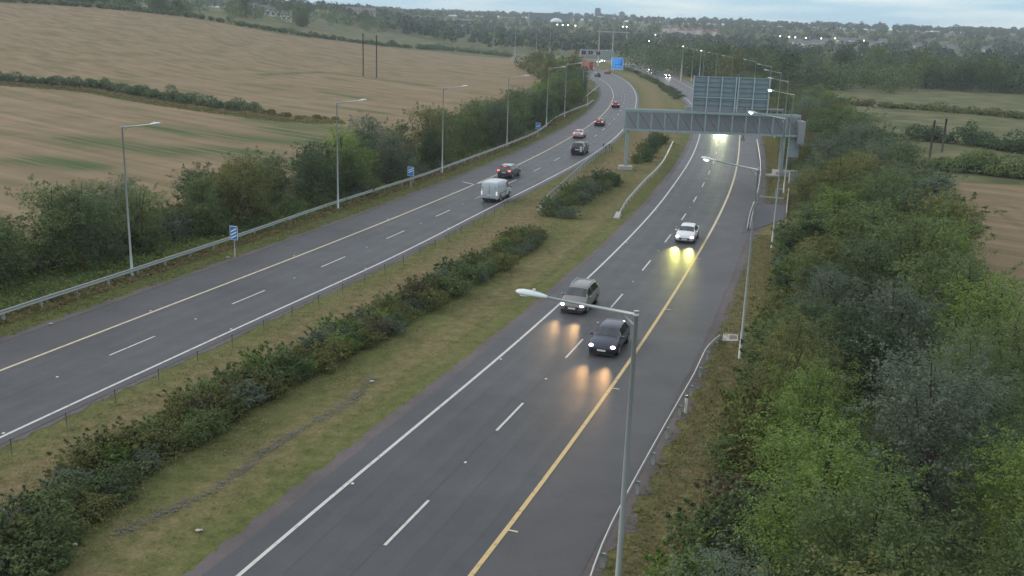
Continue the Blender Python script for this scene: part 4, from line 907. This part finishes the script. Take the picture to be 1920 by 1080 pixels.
# woods further on
def woods(c, s0, s1, o0, o1, dist, seed, where, group, looks, smin=.75, smax=1.15, maxn=60, keep=None):
    for (s, o, x, y) in poisson(c, s0, s1, o0, o1, dist, seed, maxn=maxn, keep=keep):
        lm = rngT.choices(list(looks), list(looks.values()))[0]; sc = rngT.uniform(smin, smax); px, py = proj((x, y, 8))
        f = (s-s0)/(s1-s0); pos = 'near end' if f < .25 else 'nearer half' if f < .5 else 'farther half' if f < .75 else 'far end'
        dep = 'front' if abs(o) < min(abs(o0), abs(o1))+abs(o1-o0)*.4 else 'back'
        put_tree(('mid', rngT.randrange(4)), x, y, sc, rngT.uniform(0, 6.28), lm, uniq(f'{"large" if sc > .95 else "smaller"} {LOOK[lm]} tree, {dep} of {where}, {pos}'), group)
sG = float(cY.near([P(1480, 340)[:2]])[0][0])
woods(cY, 365, 600, 11, 55, 8.5, 41, 'wood right of the far carriageway', 'trees in the wood beside the far right carriageway', dict(dark=4, mid=4, olive=2, grey=2), .8, 1.15, 38)
woods(cYL, 345, 470, -22, -12, 6.5, 42, 'yellowish clump by the far curve', 'trees in the clump by the far curve', dict(olive=5, bright=2, mid=2, dark=1), .5, .8, 18, keep=lambda p, s, o: s < 385 or o < -15.5)
hedgeR = Curve([G(*q_)[:2] for q_ in [(1395, 152), (1480, 150), (1560, 155), (1660, 163), (1800, 172), (1960, 182)]], 5)
woods(hedgeR, 0, hedgeR.L, -38, -4, 9, 43, 'wood beyond the right green field', 'trees in the dense wood beyond the green field', dict(dark=5, mid=3, grey=2), .85, 1.25, 26)
backL = Curve([G(*q_)[:2] for q_ in [(560, 56), (650, 62), (760, 67), (860, 72), (960, 80), (1040, 92)]], 5)
woods(backL, 0, backL.L, -60, -4, 10, 44, 'wood behind the stubble field', 'trees in the wood behind the stubble field', dict(dark=5, mid=3, grey=2, olive=1), .7, 1.1, 18)
hillL = Curve([G(*q_)[:2] for q_ in [(-40, 3), (60, 7), (150, 12), (240, 20), (330, 28), (420, 40)]], 5)
woods(hillL, hillL.L*.15, hillL.L, -40, -4, 10, 45, 'hedgerow above the stubble field', 'trees in the hedgerow above the stubble field', dict(dark=5, mid=3), .5, .8, 12)
# shrubs
def keepR2(p, s, o): return not (p[1] > 92 and p[1] < 145)
SHR = []
for k, (n, sz) in enumerate([(2400, .15), (2800, .14), (2200, .17), (2600, .15)]):
    rng = np.random.default_rng(70+k); qq, nn, L = crown_pts(rng, n, 1.75, 1.55, .0, 9, spray=.45); qq[:, 2] = np.maximum(qq[:, 2]-.15, .03); SHR.append(quad_mesh('shrub', rhombs(qq, nn, sz, rng), LEAF['mid']))
def shrub(x, y, sc, lm, label, group, name='shrub', cat='shrub'):
    o = link(name, SHR[rngT.randrange(4)], None, (x, y, float(HT(x, y))-.05)); o.scale = sc if hasattr(sc, '__len__') else (sc,)*3; o.rotation_euler.z = rngT.uniform(0, 6.28)
    o.material_slots[0].link = 'OBJECT'; o.material_slots[0].material = LEAF[lm]; tag(o, label, cat, group); return o
medc = Curve([P(*q_)[:2] for q_ in [(-60, 1130), (30, 1040), (150, 935), (260, 862), (400, 775), (560, 690), (690, 622), (830, 545), (930, 490), (1000, 440)]], 5)
LMK_M = [(P(*q)[:2], w) for q, w in [((30, 1040), 'at the lower left corner'), ((200, 900), 'near its lower end'), ((400, 775), 'beside the gravel drain'), ((560, 690), 'at its dark middle'), ((690, 622), 'past its middle'), ((830, 545), 'in its thinner part'), ((930, 490), 'nearing its upper end'), ((1000, 440), 'at its upper end')]]
for (s, o, x, y) in poisson(medc, 0, medc.L, -1.3, 1.4, 1.2, 51, maxn=150):
    f = s/medc.L; zz = math.sin(s*.35)+math.sin(s*.13+1)
    lm = rngT.choices(['dark', 'mid', 'bright', 'grey', 'olive', 'brown'], [10 if zz > -.3 else 2, 26, 10 if zz < 0 else 3, 12 if f > .45 else 6, 30, 5])[0]
    sc = rngT.uniform(.55, .95)*(1.0 if f < .8 else .85); px, _ = proj((x, y, 0))
    shrub(x, y, (sc*1.05, sc*1.05, sc*.92), lm, uniq(f'{"small" if sc < .68 else "rounded"} {LOOK[lm]} shrub, {"left" if o < 0 else "right"} side of median row, {nearest((x, y), LMK_M)}'), 'shrubs in the central reserve')
for cl, w, r_, n_ in (([(1040, 408), (1075, 380), (1110, 360), (1150, 340)], 'clump between the median barriers', 1.4, 26), ([(1195, 308), (1208, 294), (1222, 278), (1235, 262)], 'round bush below the gantry', 1.2, 18), ([(1172, 128), (1195, 138), (1225, 152), (1255, 170), (1280, 188)], 'far median hedge past the gantry', 1.8, 60)):
    cc = Curve([P(*q_)[:2] for q_ in cl], 5)
    far_ = n_ == 60
    for (s, o, x, y) in poisson(cc, 0, cc.L, -r_, r_, 1.4 if not far_ else 2.6, 52+n_, maxn=n_):
        lm = rngT.choices(['dark', 'mid', 'grey', 'olive'], [10, 10, 4, 4])[0]; f = s/cc.L
        shrub(x, y, rngT.uniform(.65, 1.0) if not far_ else (1.0, 1.0, rngT.uniform(.35, .6)), lm, uniq(f'{LOOK[lm]} shrub in {w}, {"near end" if f < .33 else "middle" if f < .66 else "far end"}'), 'shrubs in ' + w)
for (c, s0, s1, o0, o1, dd, LM, nm, seed, mx, sc0, sc1) in ((cY, 18, 170, 7.5, 10.5, 1.9, LMK_R, 'right belt edge', 61, 84, .8, 1.35), (cYL, 22, 105, -17, -10.8, 2.3, LMK_L, 'left belt', 62, 46, .9, 1.6), (cYL, 95, 300, -10.4, -8.4, 2.6, LMK_L, 'left belt fringe', 63, 60, .55, .95)):
    for (s, o, x, y) in poisson(c, s0, s1, o0, o1, dd, seed, maxn=mx, keep=keepR2 if c is cY else None):
        lm = rngT.choices(['dark', 'mid', 'bright', 'grey', 'olive', 'brown'], [10, 12, 5, 6, 8, 5])[0]; sc = rngT.uniform(sc0, sc1)
        shrub(x, y, sc, lm, uniq(f'{"low" if sc < 1.1 else "big"} {LOOK[lm]} bush, {nm}, {nearest((x, y), LM)}'), 'bushes along the '+nm, 'bush', 'bush')
# hedges across the fields: each a hedge of many bushes grown into one
def hedge(px, label, w=1.6, h=2.2, n=5000, leaf=.3, lm='dark', seed=1, name='hedge', world=None, z0=0.0, sp=1.7):
    rng = np.random.default_rng(seed); c = Curve(world if world is not None else [G(*q_)[:2] for q_ in px], 5); k = int(c.L/sp); Q = []; N = []
    per = max(8, n//max(k, 1))
    for i in range(k):
        p = c.at((i+.5)*sp+rng.normal()*.5, rng.normal()*w*.25); r = w*rng.uniform(.6, 1.15)*(1+.5*(rng.random() < .08)); hh = h*rng.uniform(.5, 1.1)*(1+.5*(rng.random() < .08))
        d = rng.normal(size=(per, 3)); d /= np.linalg.norm(d, axis=1)[:, None]; q_ = d*np.array([r, r, hh*.5])*rng.uniform(.7, 1.05, per)[:, None]
        q_[:, 2] += hh*.5; q_[:, :2] += p; q_[:, 2] += HT(q_[:, 0], q_[:, 1]); Q.append(q_); N.append(d+rng.normal(size=d.shape)*.4)
    Q = np.concatenate(Q); N = np.concatenate(N); N /= np.linalg.norm(N, axis=1)[:, None]
    me = quad_mesh(name, rhombs(Q, N, leaf, rng), LEAF[lm]); o = link(name, me); tag(o, label, 'hedge'); return o
hedge([(-60, 140), (0, 152), (60, 158), (130, 163), (200, 170), (270, 183), (330, 193), (400, 203), (480, 213)], 'dark green hedge crossing the stubble field from the left picture edge', 1.7, 2.6, 22000, .38, 'dark', 1, sp=1.3)
hedge([(480, 214), (560, 224), (640, 226)], 'low scrubby hedge continuing right towards the tree belt', 1.3, 1.4, 3000, .3, 'olive', 2)
hedge([(-40, 2), (60, 6), (160, 13), (300, 26), (380, 36), (470, 52), (560, 66), (640, 76), (700, 84), (770, 90)], 'thin hedge line along the top edge of the big stubble field', 2.0, 2.6, 14000, .7, 'dark', 3, sp=3)
hedge([(784, 92), (830, 94), (870, 98), (910, 102), (958, 107)], 'dark green hedge piece with gaps right of the two wooden poles', 2.4, 3.4, 9000, .6, 'dark', 4, sp=1.6)
hedge([(1745, 318), (1790, 322), (1840, 325), (1890, 332), (1990, 345)], 'bushy hedge between the right green field and the brown stubble', 2.2, 3.2, 9000, .36, 'mid', 5, sp=1.2)
hedge([(1700, 262), (1760, 266), (1840, 275), (1900, 285), (2000, 300)], 'dark hedge farther back across the right green field', 2.4, 3.0, 8000, .45, 'dark', 6, sp=1.6)
hedge([(1560, 196), (1640, 200), (1720, 206), (1850, 216), (1990, 230)], 'scrubby strip across the right green field behind the tree belt', 2.6, 2.0, 6000, .5, 'olive', 7, sp=2)
# undergrowth and rough grass: too many to count
def carpet(name, c, s0, s1, o0, o1, n, leaf, zmax, lm, seed, label=None, mat=None, up=.9, keep=None, clump=0):
    rng = np.random.default_rng(seed); s = rng.uniform(s0, s1, n); o = rng.uniform(o0, o1, n); p = c.at(s, 0)
    e = c.at(s+1, 0)-c.at(s-1, 0); e /= np.linalg.norm(e, axis=1)[:, None]; p = p+np.stack([e[:, 1], -e[:, 0]], 1)*o[:, None]
    if keep is not None: kk = keep(p, s, o); p = p[kk]
    nz_ = np.sin(p[:, 0]*1.1+np.sin(p[:, 1]*.9))*np.cos(p[:, 1]*1.3+np.sin(p[:, 0]*.7))*.5+.5
    z = HT(p[:, 0], p[:, 1])+rng.uniform(0, 1, len(p))*zmax*(.25+.75*nz_); q_ = np.c_[p, z]
    nn = rng.normal(size=q_.shape)*.6; nn[:, 2] += up; nn /= np.linalg.norm(nn, axis=1)[:, None]
    o_ = link(name, quad_mesh(name, rhombs(q_, nn, leaf, rng, .5), mat or LEAF[lm])); o_['kind'] = 'stuff'; 
    if label: o_['label'] = label
    return o_
carpet('rough_weeds', medc, 0, medc.L, -1.9, 1.7, 30000, .14, .95, 'olive', 79, 'wispy weeds and bramble shoots among the median shrubs')
carpet('rough_weeds', medc, 0, medc.L, -1.8, 1.6, 22000, .14, .85, 'mid', 80, 'low green weeds among the median shrubs')
carpet('undergrowth', cYL, 8, 340, -18, -7.3, 60000, .24, .8, 'mid', 81, 'low green brambles covering the bank behind the left barrier')
carpet('undergrowth', cYL, 8, 130, -13.5, -7.0, 26000, .22, .6, 'bright', 82, 'low ivy-green brambles covering the bank behind the left barrier')
carpet('undergrowth', cY, 0, 340, 6.9, 20.5, 70000, .26, .9, 'mid', 83, 'mixed low undergrowth beneath the right tree belt', keep=lambda p, s, o: ~((p[:, 1] > 90) & (p[:, 1] < 142) & (o < 11.5)))
DRYG = leaf_mat('dry_grass', (.09, .075, .035), (.16, .13, .065), (.25, .20, .11)); GRN = leaf_mat('green_grass', (.06, .08, .02), (.105, .125, .036), (.16, .17, .06)); PINK = leaf_mat('dead_stems', (.08, .06, .045), (.14, .105, .08), (.22, .17, .13))
carpet('dry_grass', cYL, 8, 330, -8.3, -6.2, 26000, .26, .45, None, 84, mat=DRYG, up=1.1)
carpet('verge_grass', cYL, 8, 330, -6.6, -4.4, 22000, .16, .14, None, 85, mat=GRN, up=1.2)
carpet('dry_grass', cY, 0, 330, 4.6, 8.2, 52000, .12, .14, None, 86, mat=DRYG, up=1.1, keep=lambda p, s, o: ~((p[:, 1] > 96) & (p[:, 1] < 114)))
carpet('verge_grass', cY, 0, 330, 4.2, 7.4, 30000, .16, .18, None, 87, mat=GRN, up=1.2, keep=lambda p, s, o: ~((p[:, 1] > 96) & (p[:, 1] < 114)))
def keep_med(p, s, o):
    _, a = cW.near(p); return a < -1.75
carpet('median_grass', cWL, 20, 260, .8, 14, 60000, .10, .08, None, 88, mat=GRN, up=1.6, keep=lambda p, s, o: keep_med(p, s, o) & ((o < 2.6) | (cW.near(p)[1] > -3.8)))
carpet('dry_grass', cWL, 20, 260, 2.0, 12, 60000, .12, .12, None, 89, mat=DRYG, up=1.1, keep=lambda p, s, o: keep_med(p, s, o) & (np.abs(o-6)+np.sin(s*.7)*1.5 < 4.6))
hc = Curve([G(*q_)[:2] for q_ in [(-60, 140), (0, 152), (60, 158), (130, 163), (200, 170), (270, 183), (330, 193), (400, 203), (480, 213), (560, 224), (640, 226)]], 5)
carpet('dry_grass', hc, 0, hc.L, .8, 3.6, 16000, .34, .6, None, 90, mat=DRYG, up=.8)
carpet('verge_grass', hc, 0, hc.L, 3.0, 6.5, 9000, .34, .25, None, 91, mat=GRN, up=1.2)
# stony drain beside the shrubs
dr = Curve([P(*q_)[:2] for q_ in [(210, 1005), (330, 948), (420, 905), (500, 850), (600, 785), (660, 745), (700, 708)]], 5)
rng = np.random.default_rng(9); mb = MB()
for i in range(1500):
    u_ = rng.uniform(0, dr.L)
    if math.sin(u_*.9)+math.sin(u_*2.3+1)+rng.normal()*.5 < -1.5: continue
    p = dr.at(u_, rng.normal()*.2+math.sin(u_*.5)*.15); r = rng.uniform(.02, .045); mb.ell((p[0], p[1], .02), (r, r*rng.uniform(.6, 1), r*.6), 5, 3)
o = mb.build('drain_stones', asphalt('stones', (.13, .122, .118), (.21, .20, .195), .9)); o['kind'] = 'stuff'
# bits of litter and pale stones on the verges
for k, (x, y, w) in enumerate([(427, 483, 'left verge by the three-bar sign'), (95, 608, 'left verge near the lower left'), (697, 716, 'median grass by the drain end'), (140, 1023, 'median grass at the lower left'), (372, 996, 'median grass below the drain')]):
    p = P(x, y); mb = MB(); mb.ell((0, 0, .04), (.13, .09, .05), 6, 4); mb.ell((.1, .05, .03), (.07, .06, .04), 6, 4); o = mb.build('pale_stone', pm('pale_litter', (.4, .4, .38), .8), None, (p[0], p[1], 0)); tag(o, 'small pale stone lying on the ' + w, 'stone')
# ---------------------------------------------------------------- distant woods and town
HG = [G(x, y+9) for x, y in [(1252, 52), (1266, 50), (1282, 56), (1296, 56), (1310, 55), (1326, 60), (1340, 58), (1495, 78), (1512, 81), (1528, 79), (1545, 78), (1580, 74), (1600, 75), (1640, 82), (1655, 76), (1720, 85), (1780, 88), (1850, 92)]]+[at(x, 20, 690) for x in (432, 452, 474, 496, 516, 536, 552)]
HA = np.array([(math.atan2(g[0], g[1]), math.hypot(g[0], g[1])) for g in HG])
def clear_of_houses(x, y):
    A = np.arctan2(x, y)[:, None]; D = np.hypot(x, y)[:, None]
    return ~((np.abs(A-HA[:, 0])*D < 9) & (D > HA[:, 1]-150) & (D < HA[:, 1]+12)).any(1)
def far_wood(name, seed, n, D0, D1, a0, a1, hmin, hmax, lm, per=46, leaf=2.3, keep=None):
    rng = np.random.default_rng(seed); D = np.sqrt(rng.uniform(D0**2, D1**2, n)); A = np.radians(rng.uniform(a0, a1, n)); x = D*np.sin(A); y = D*np.cos(A)
    k = clear_of_houses(x, y)
    if keep is not None: k &= keep(x, y)
    x, y, D = x[k], y[k], D[k]
    H = rng.uniform(hmin, hmax, len(x)); Rr = H*rng.uniform(.35, .55, len(x)); d = rng.normal(size=(len(x), per, 3)); d[..., 2] = np.abs(d[..., 2])*1.1-.25; d /= np.linalg.norm(d, axis=2)[..., None]
    q = d*rng.uniform(.75, 1.05, (len(x), per, 1)); q = q*np.stack([Rr, Rr, H*.55], 1)[:, None]; q[..., 2] += (H*.45)[:, None]; q[..., 0] += x[:, None]; q[..., 1] += y[:, None]; q[..., 2] += HT(x, y)[:, None]
    q = q.reshape(-1, 3); d = d.reshape(-1, 3)+rng.normal(size=(len(x)*per, 3))*.35; d /= np.linalg.norm(d, axis=1)[:, None]
    o = link(name, quad_mesh(name, rhombs(q, d, leaf, rng, .8), LEAF[lm])); o['kind'] = 'stuff'; return o
def off_road(x, y):
    p = np.stack([x, y], 1); _, a = cYL.near(p); _, b_ = cY.near(p); inside = (a > -16) & (b_ < 14)
    return ~inside
far_wood('distant_woods', 1, 900, 640, 1100, -16, 31, 7, 12, 'far', keep=lambda x, y: off_road(x, y) & ((x > -60) | (y > 760)))
far_wood('distant_woods', 2, 1700, 1000, 2300, -32, 33, 7, 12.5, 'far', 30, 3.4)
far_wood('distant_woods', 3, 350, 660, 1500, -10, 31, 7, 12, 'dark', keep=off_road)
far_wood('distant_woods', 4, 620, 2000, 2350, -32, 33, 8, 15, 'far', 40, 4.5)
far_wood('distant_woods', 5, 260, 700, 1500, -14, 31, 6, 10, 'olive', keep=off_road)
def belt_mass(c, s0, s1, o0, o1, n, seed, lm, h0, h1):
    rng = np.random.default_rng(seed); s = rng.uniform(s0, s1, n); o = rng.uniform(o0, o1, n); p = np.array([c.at(a, b_) for a, b_ in zip(s, o)])
    H = rng.uniform(h0, h1, n); Rr = H*.5; per = 150; d = rng.normal(size=(n, per, 3)); d /= np.linalg.norm(d, axis=2)[..., None]
    q = d*rng.uniform(.75, 1.05, (n, per, 1))*np.stack([Rr, Rr, H*.52], 1)[:, None]; q[..., :2] += p[:, None]; q[..., 2] += (H*.5+HT(p[:, 0], p[:, 1]))[:, None]
    q = q.reshape(-1, 3); d = d.reshape(-1, 3)+rng.normal(size=q.shape)*.4; d /= np.linalg.norm(d, axis=1)[:, None]
    o_ = link('wood_thicket', quad_mesh('wood_thicket', rhombs(q, d, .9, rng, .7), LEAF[lm])); o_['kind'] = 'stuff'
belt_mass(cY, 365, 610, 13, 90, 170, 11, 'mid', 6, 10.5); belt_mass(hedgeR, 0, hedgeR.L, -70, -8, 130, 12, 'dark', 8, 13); belt_mass(backL, 0, backL.L, -80, -8, 110, 13, 'dark', 6, 10)
belt_mass(cYL, 385, 480, -26, -16.5, 34, 14, 'olive', 3, 6); belt_mass(cYL, 300, 385, -17, -11.5, 24, 15, 'mid', 4, 7); belt_mass(hillL, 0, hillL.L, -40, -8, 40, 16, 'dark', 4, 8)
WALLW = pm('render_white', (.55, .54, .50), .8); WALLG = pm('render_grey_white', (.40, .39, .38), .8); ROOFR = pm('roof_tile_red', (.20, .11, .09), .8); ROOFG = pm('roof_slate', (.12, .12, .13), .7); FARB = pm('town_block_grey', (.11, .15, .165), .8, var=.1); WIN = pm('window_dark', (.04, .05, .06), .3); MALL = pm('metal_shed', (.33, .36, .37), .5)
def house(px, py, D, w, d, h, roof, rz, label, grp, rm=None, wm=None, name='house', cat='house', rh=None, wins=3, lift=0):
    p = at(px, py, D); z0 = float(HT(p[0], p[1])); root = empty(name, (p[0], p[1], z0), rz); tag(root, label, cat, grp); hh = max(h, p[2]-z0+lift) if lift is not None else h
    mb = MB(); mb.box((0, 0, hh/2-.5), (w, d, hh+1)); wl = mb.build('wall', wm or WALLW, root); rh = d*.35 if rh is None else rh
    mb = MB()
    if roof == 'pitch': mb.add([(-w/2-.3, -d/2-.4, hh), (w/2+.3, -d/2-.4, hh), (w/2+.3, d/2+.4, hh), (-w/2-.3, d/2+.4, hh), (-w/2-.3, 0, hh+rh), (w/2+.3, 0, hh+rh)], [(0, 1, 5, 4), (2, 3, 4, 5), (0, 4, 3), (1, 2, 5), (3, 2, 1, 0)])
    else: mb.box((0, 0, hh+.25), (w+.4, d+.4, .5))
    mb.build('roof', rm or ROOFG, root)
    if wins:
        for k in range(wins):
            for z in ([hh*.3, hh*.72] if hh > 4.5 else [hh*.5]): m2 = MB(); m2.box((-w/2+w*(k+.5)/wins, -d/2-.06, z), (w/wins*.38, .1, 1.2)); m2.build('window', WIN, root)
    return root
GH = 'white houses on the left hill'
for k, (x, y, D) in enumerate([(432, 11, 690), (452, 12, 690), (474, 14, 690), (496, 16, 690), (516, 17, 690), (536, 24, 640), (552, 21, 680)]):
    house(x, y, D, 7.5 if k < 5 else 6, 8, 3.6, 'pitch', .3, f'small white house {["leftmost", "second from left", "third from left", "fourth from left", "fifth from left", "set lower with bright gable", "rightmost"][k]} in the row on the left hilltop', GH, lift=None, wins=2)
house(676, 14, 900, 26, 14, 12, 'flat', .15, 'long pale multi-storey block with rows of windows behind the left trees', None, wm=pm('block_beige', (.32, .29, .27), .8), name='apartment_block', cat='building', wins=10, lift=0)
for k, (x, y, D, w, hh) in enumerate([(808, 33, 1250, 26, 6), (858, 35, 1230, 30, 6), (850, 46, 1150, 44, 3), (1030, 30, 1500, 60, 16)]):
    house(x, y, D, w, 14, hh, 'flat', .1, ['pale low shed right of the far left wood', 'second pale low shed beside the first', 'long grey low wall-like shed below the pale sheds', 'wide greenish building on the skyline above the white canopy'][k], None, wm=MALL if k < 3 else FARB, name='shed' if k < 3 else 'building', cat='shed' if k < 3 else 'building', wins=0, lift=0)
for k, (x, yt, D, w, nm) in enumerate([(1121, 15, 1900, 9, 'tallest tower on the city skyline'), (1166, 22, 1950, 8.5, 'rounded tower second from the tallest one'), (1187, 27, 1950, 9, 'squat block right of the rounded tower'), (1070, 23, 1900, 9, 'small block left on the skyline near the wide building'), (1083, 25, 1900, 11, 'low wide block just left of the middle skyline'), (1100, 24, 1900, 8, 'small block immediately left of the tallest tower'), (1142, 27, 1950, 24, 'long low block between the two towers'), (1262, 36, 1700, 26, 'flat pale block right of the skyline towers')]):
    p = at(x, yt, D); z0 = float(HT(p[0], p[1]))-2; h = p[2]-z0; root = empty('tower_block', (p[0], p[1], z0), .1); tag(root, nm, 'building', 'city skyline buildings')
    mb = MB(); mb.box((0, 0, h/2-.6), (w, 12, h-1.2)); mb.build('wall', FARB, root); mb = MB(); mb.box((0, 0, h-.6), (w*.7, 8, 1.2)) if k != 1 else mb.ell((0, 0, h-1.4), (w*.48, 5, 2.4), 10, 6); mb.build('roof', FARB, root)
# white tensile canopy
p = at(1043, 40, 1080); root = empty('canopy', (p[0], p[1], float(HT(p[0], p[1])))); h = p[2]-root.location.z; tag(root, 'big white curved canopy glowing above the distant lights', 'canopy')
mb = MB(); mb.ell((0, 0, h-1.2), (6.6, 6, 4.6), 16, 8); mb.v = [(a, b_, max(c, h-1.0)) for a, b_, c in mb.v]; mb.build('canopy_roof', pm('canopy_white', (.6, .62, .66), .6), root)
for x in (-6, 6): mb = MB(); mb.tube([(x, 0, -.5), (x, 0, h-.9)], .3, 6); mb.build('post', STEEL, root)
# far flyover
p = at(1150, 60, 820); root = empty('footbridge', (p[0], p[1], float(HT(p[0], p[1]))), -.02); h = p[2]-root.location.z; tag(root, 'long thin pale bridge deck crossing among the trees above the far gantry', 'bridge')
mb = MB(); mb.box((0, 0, h), (26, 3, .9)); mb.build('deck', CONC, root)
for x in (-11, 0, 11): mb = MB(); mb.box((x, 0, h/2-.5), (.8, 1, h)); mb.build('pier', CONC, root)
GR = 'red-roofed houses on the right'
for k, (x, y, D) in enumerate([(1252, 52, 1050), (1266, 50, 1100), (1282, 56, 1040), (1296, 56, 1050), (1310, 55, 1080), (1326, 60, 1020), (1340, 58, 1050)]):
    g = G(x, y+9); house(x, y, math.hypot(g[0], g[1]), 8, 10, 5.0, 'pitch', .9, f'red-roofed house, {ORD[k] if k else "first"} from the left in the estate above the far wood', GR, rm=ROOFR, lift=None, wins=0, wm=WALLG)
for k, (x, y, D) in enumerate([(1495, 78, 860), (1512, 81, 850), (1528, 79, 860), (1545, 78, 870), (1580, 74, 900), (1600, 75, 900), (1640, 82, 840), (1655, 76, 880), (1720, 85, 860), (1780, 88, 860), (1850, 92, 860)]):
    g = G(x, y+9); house(x, y, math.hypot(g[0], g[1]), 8 if k not in (4, 6) else 12, 8, 4.5, 'pitch', .12*(k % 3), f'grey-roofed white house, {(ORD+["fourteenth"])[k] if k else "first"} from the left under the right skyline', 'grey-roofed houses on the right', lift=None, wins=2, wm=WALLG)
# parked pale vans in the far yard
for k, (x, y, D, l) in enumerate([(1290, 36, 1500, 0), ]): pass
# ---------------------------------------------------------------- air
mb = MB(); mb.box((0, 1180, 21), (5600, 2900, 82)); hz = mb.mesh('haze')
hm = bpy.data.materials.new('haze_air'); hm.use_nodes = True; hn = hm.node_tree; hn.nodes.remove(hn.nodes['Principled BSDF'])
pv = hn.nodes.new('ShaderNodeVolumePrincipled'); pv.inputs['Color'].default_value = (.80, .90, .98, 1); pv.inputs['Density'].default_value = .00021; pv.inputs['Anisotropy'].default_value = .3
hn.links.new(pv.outputs[0], hn.nodes['Material Output'].inputs['Volume']); hz.materials.append(hm); o = link('haze', hz); o['kind'] = 'stuff'
SC.cycles.max_bounces = 5; SC.cycles.diffuse_bounces = 2; SC.cycles.volume_bounces = 0; SC.cycles.transparent_max_bounces = 8
print('trees', NL, NR, sum(1 for o in bpy.data.objects if o.get('category') == 'tree'), 'objs', len(bpy.data.objects))
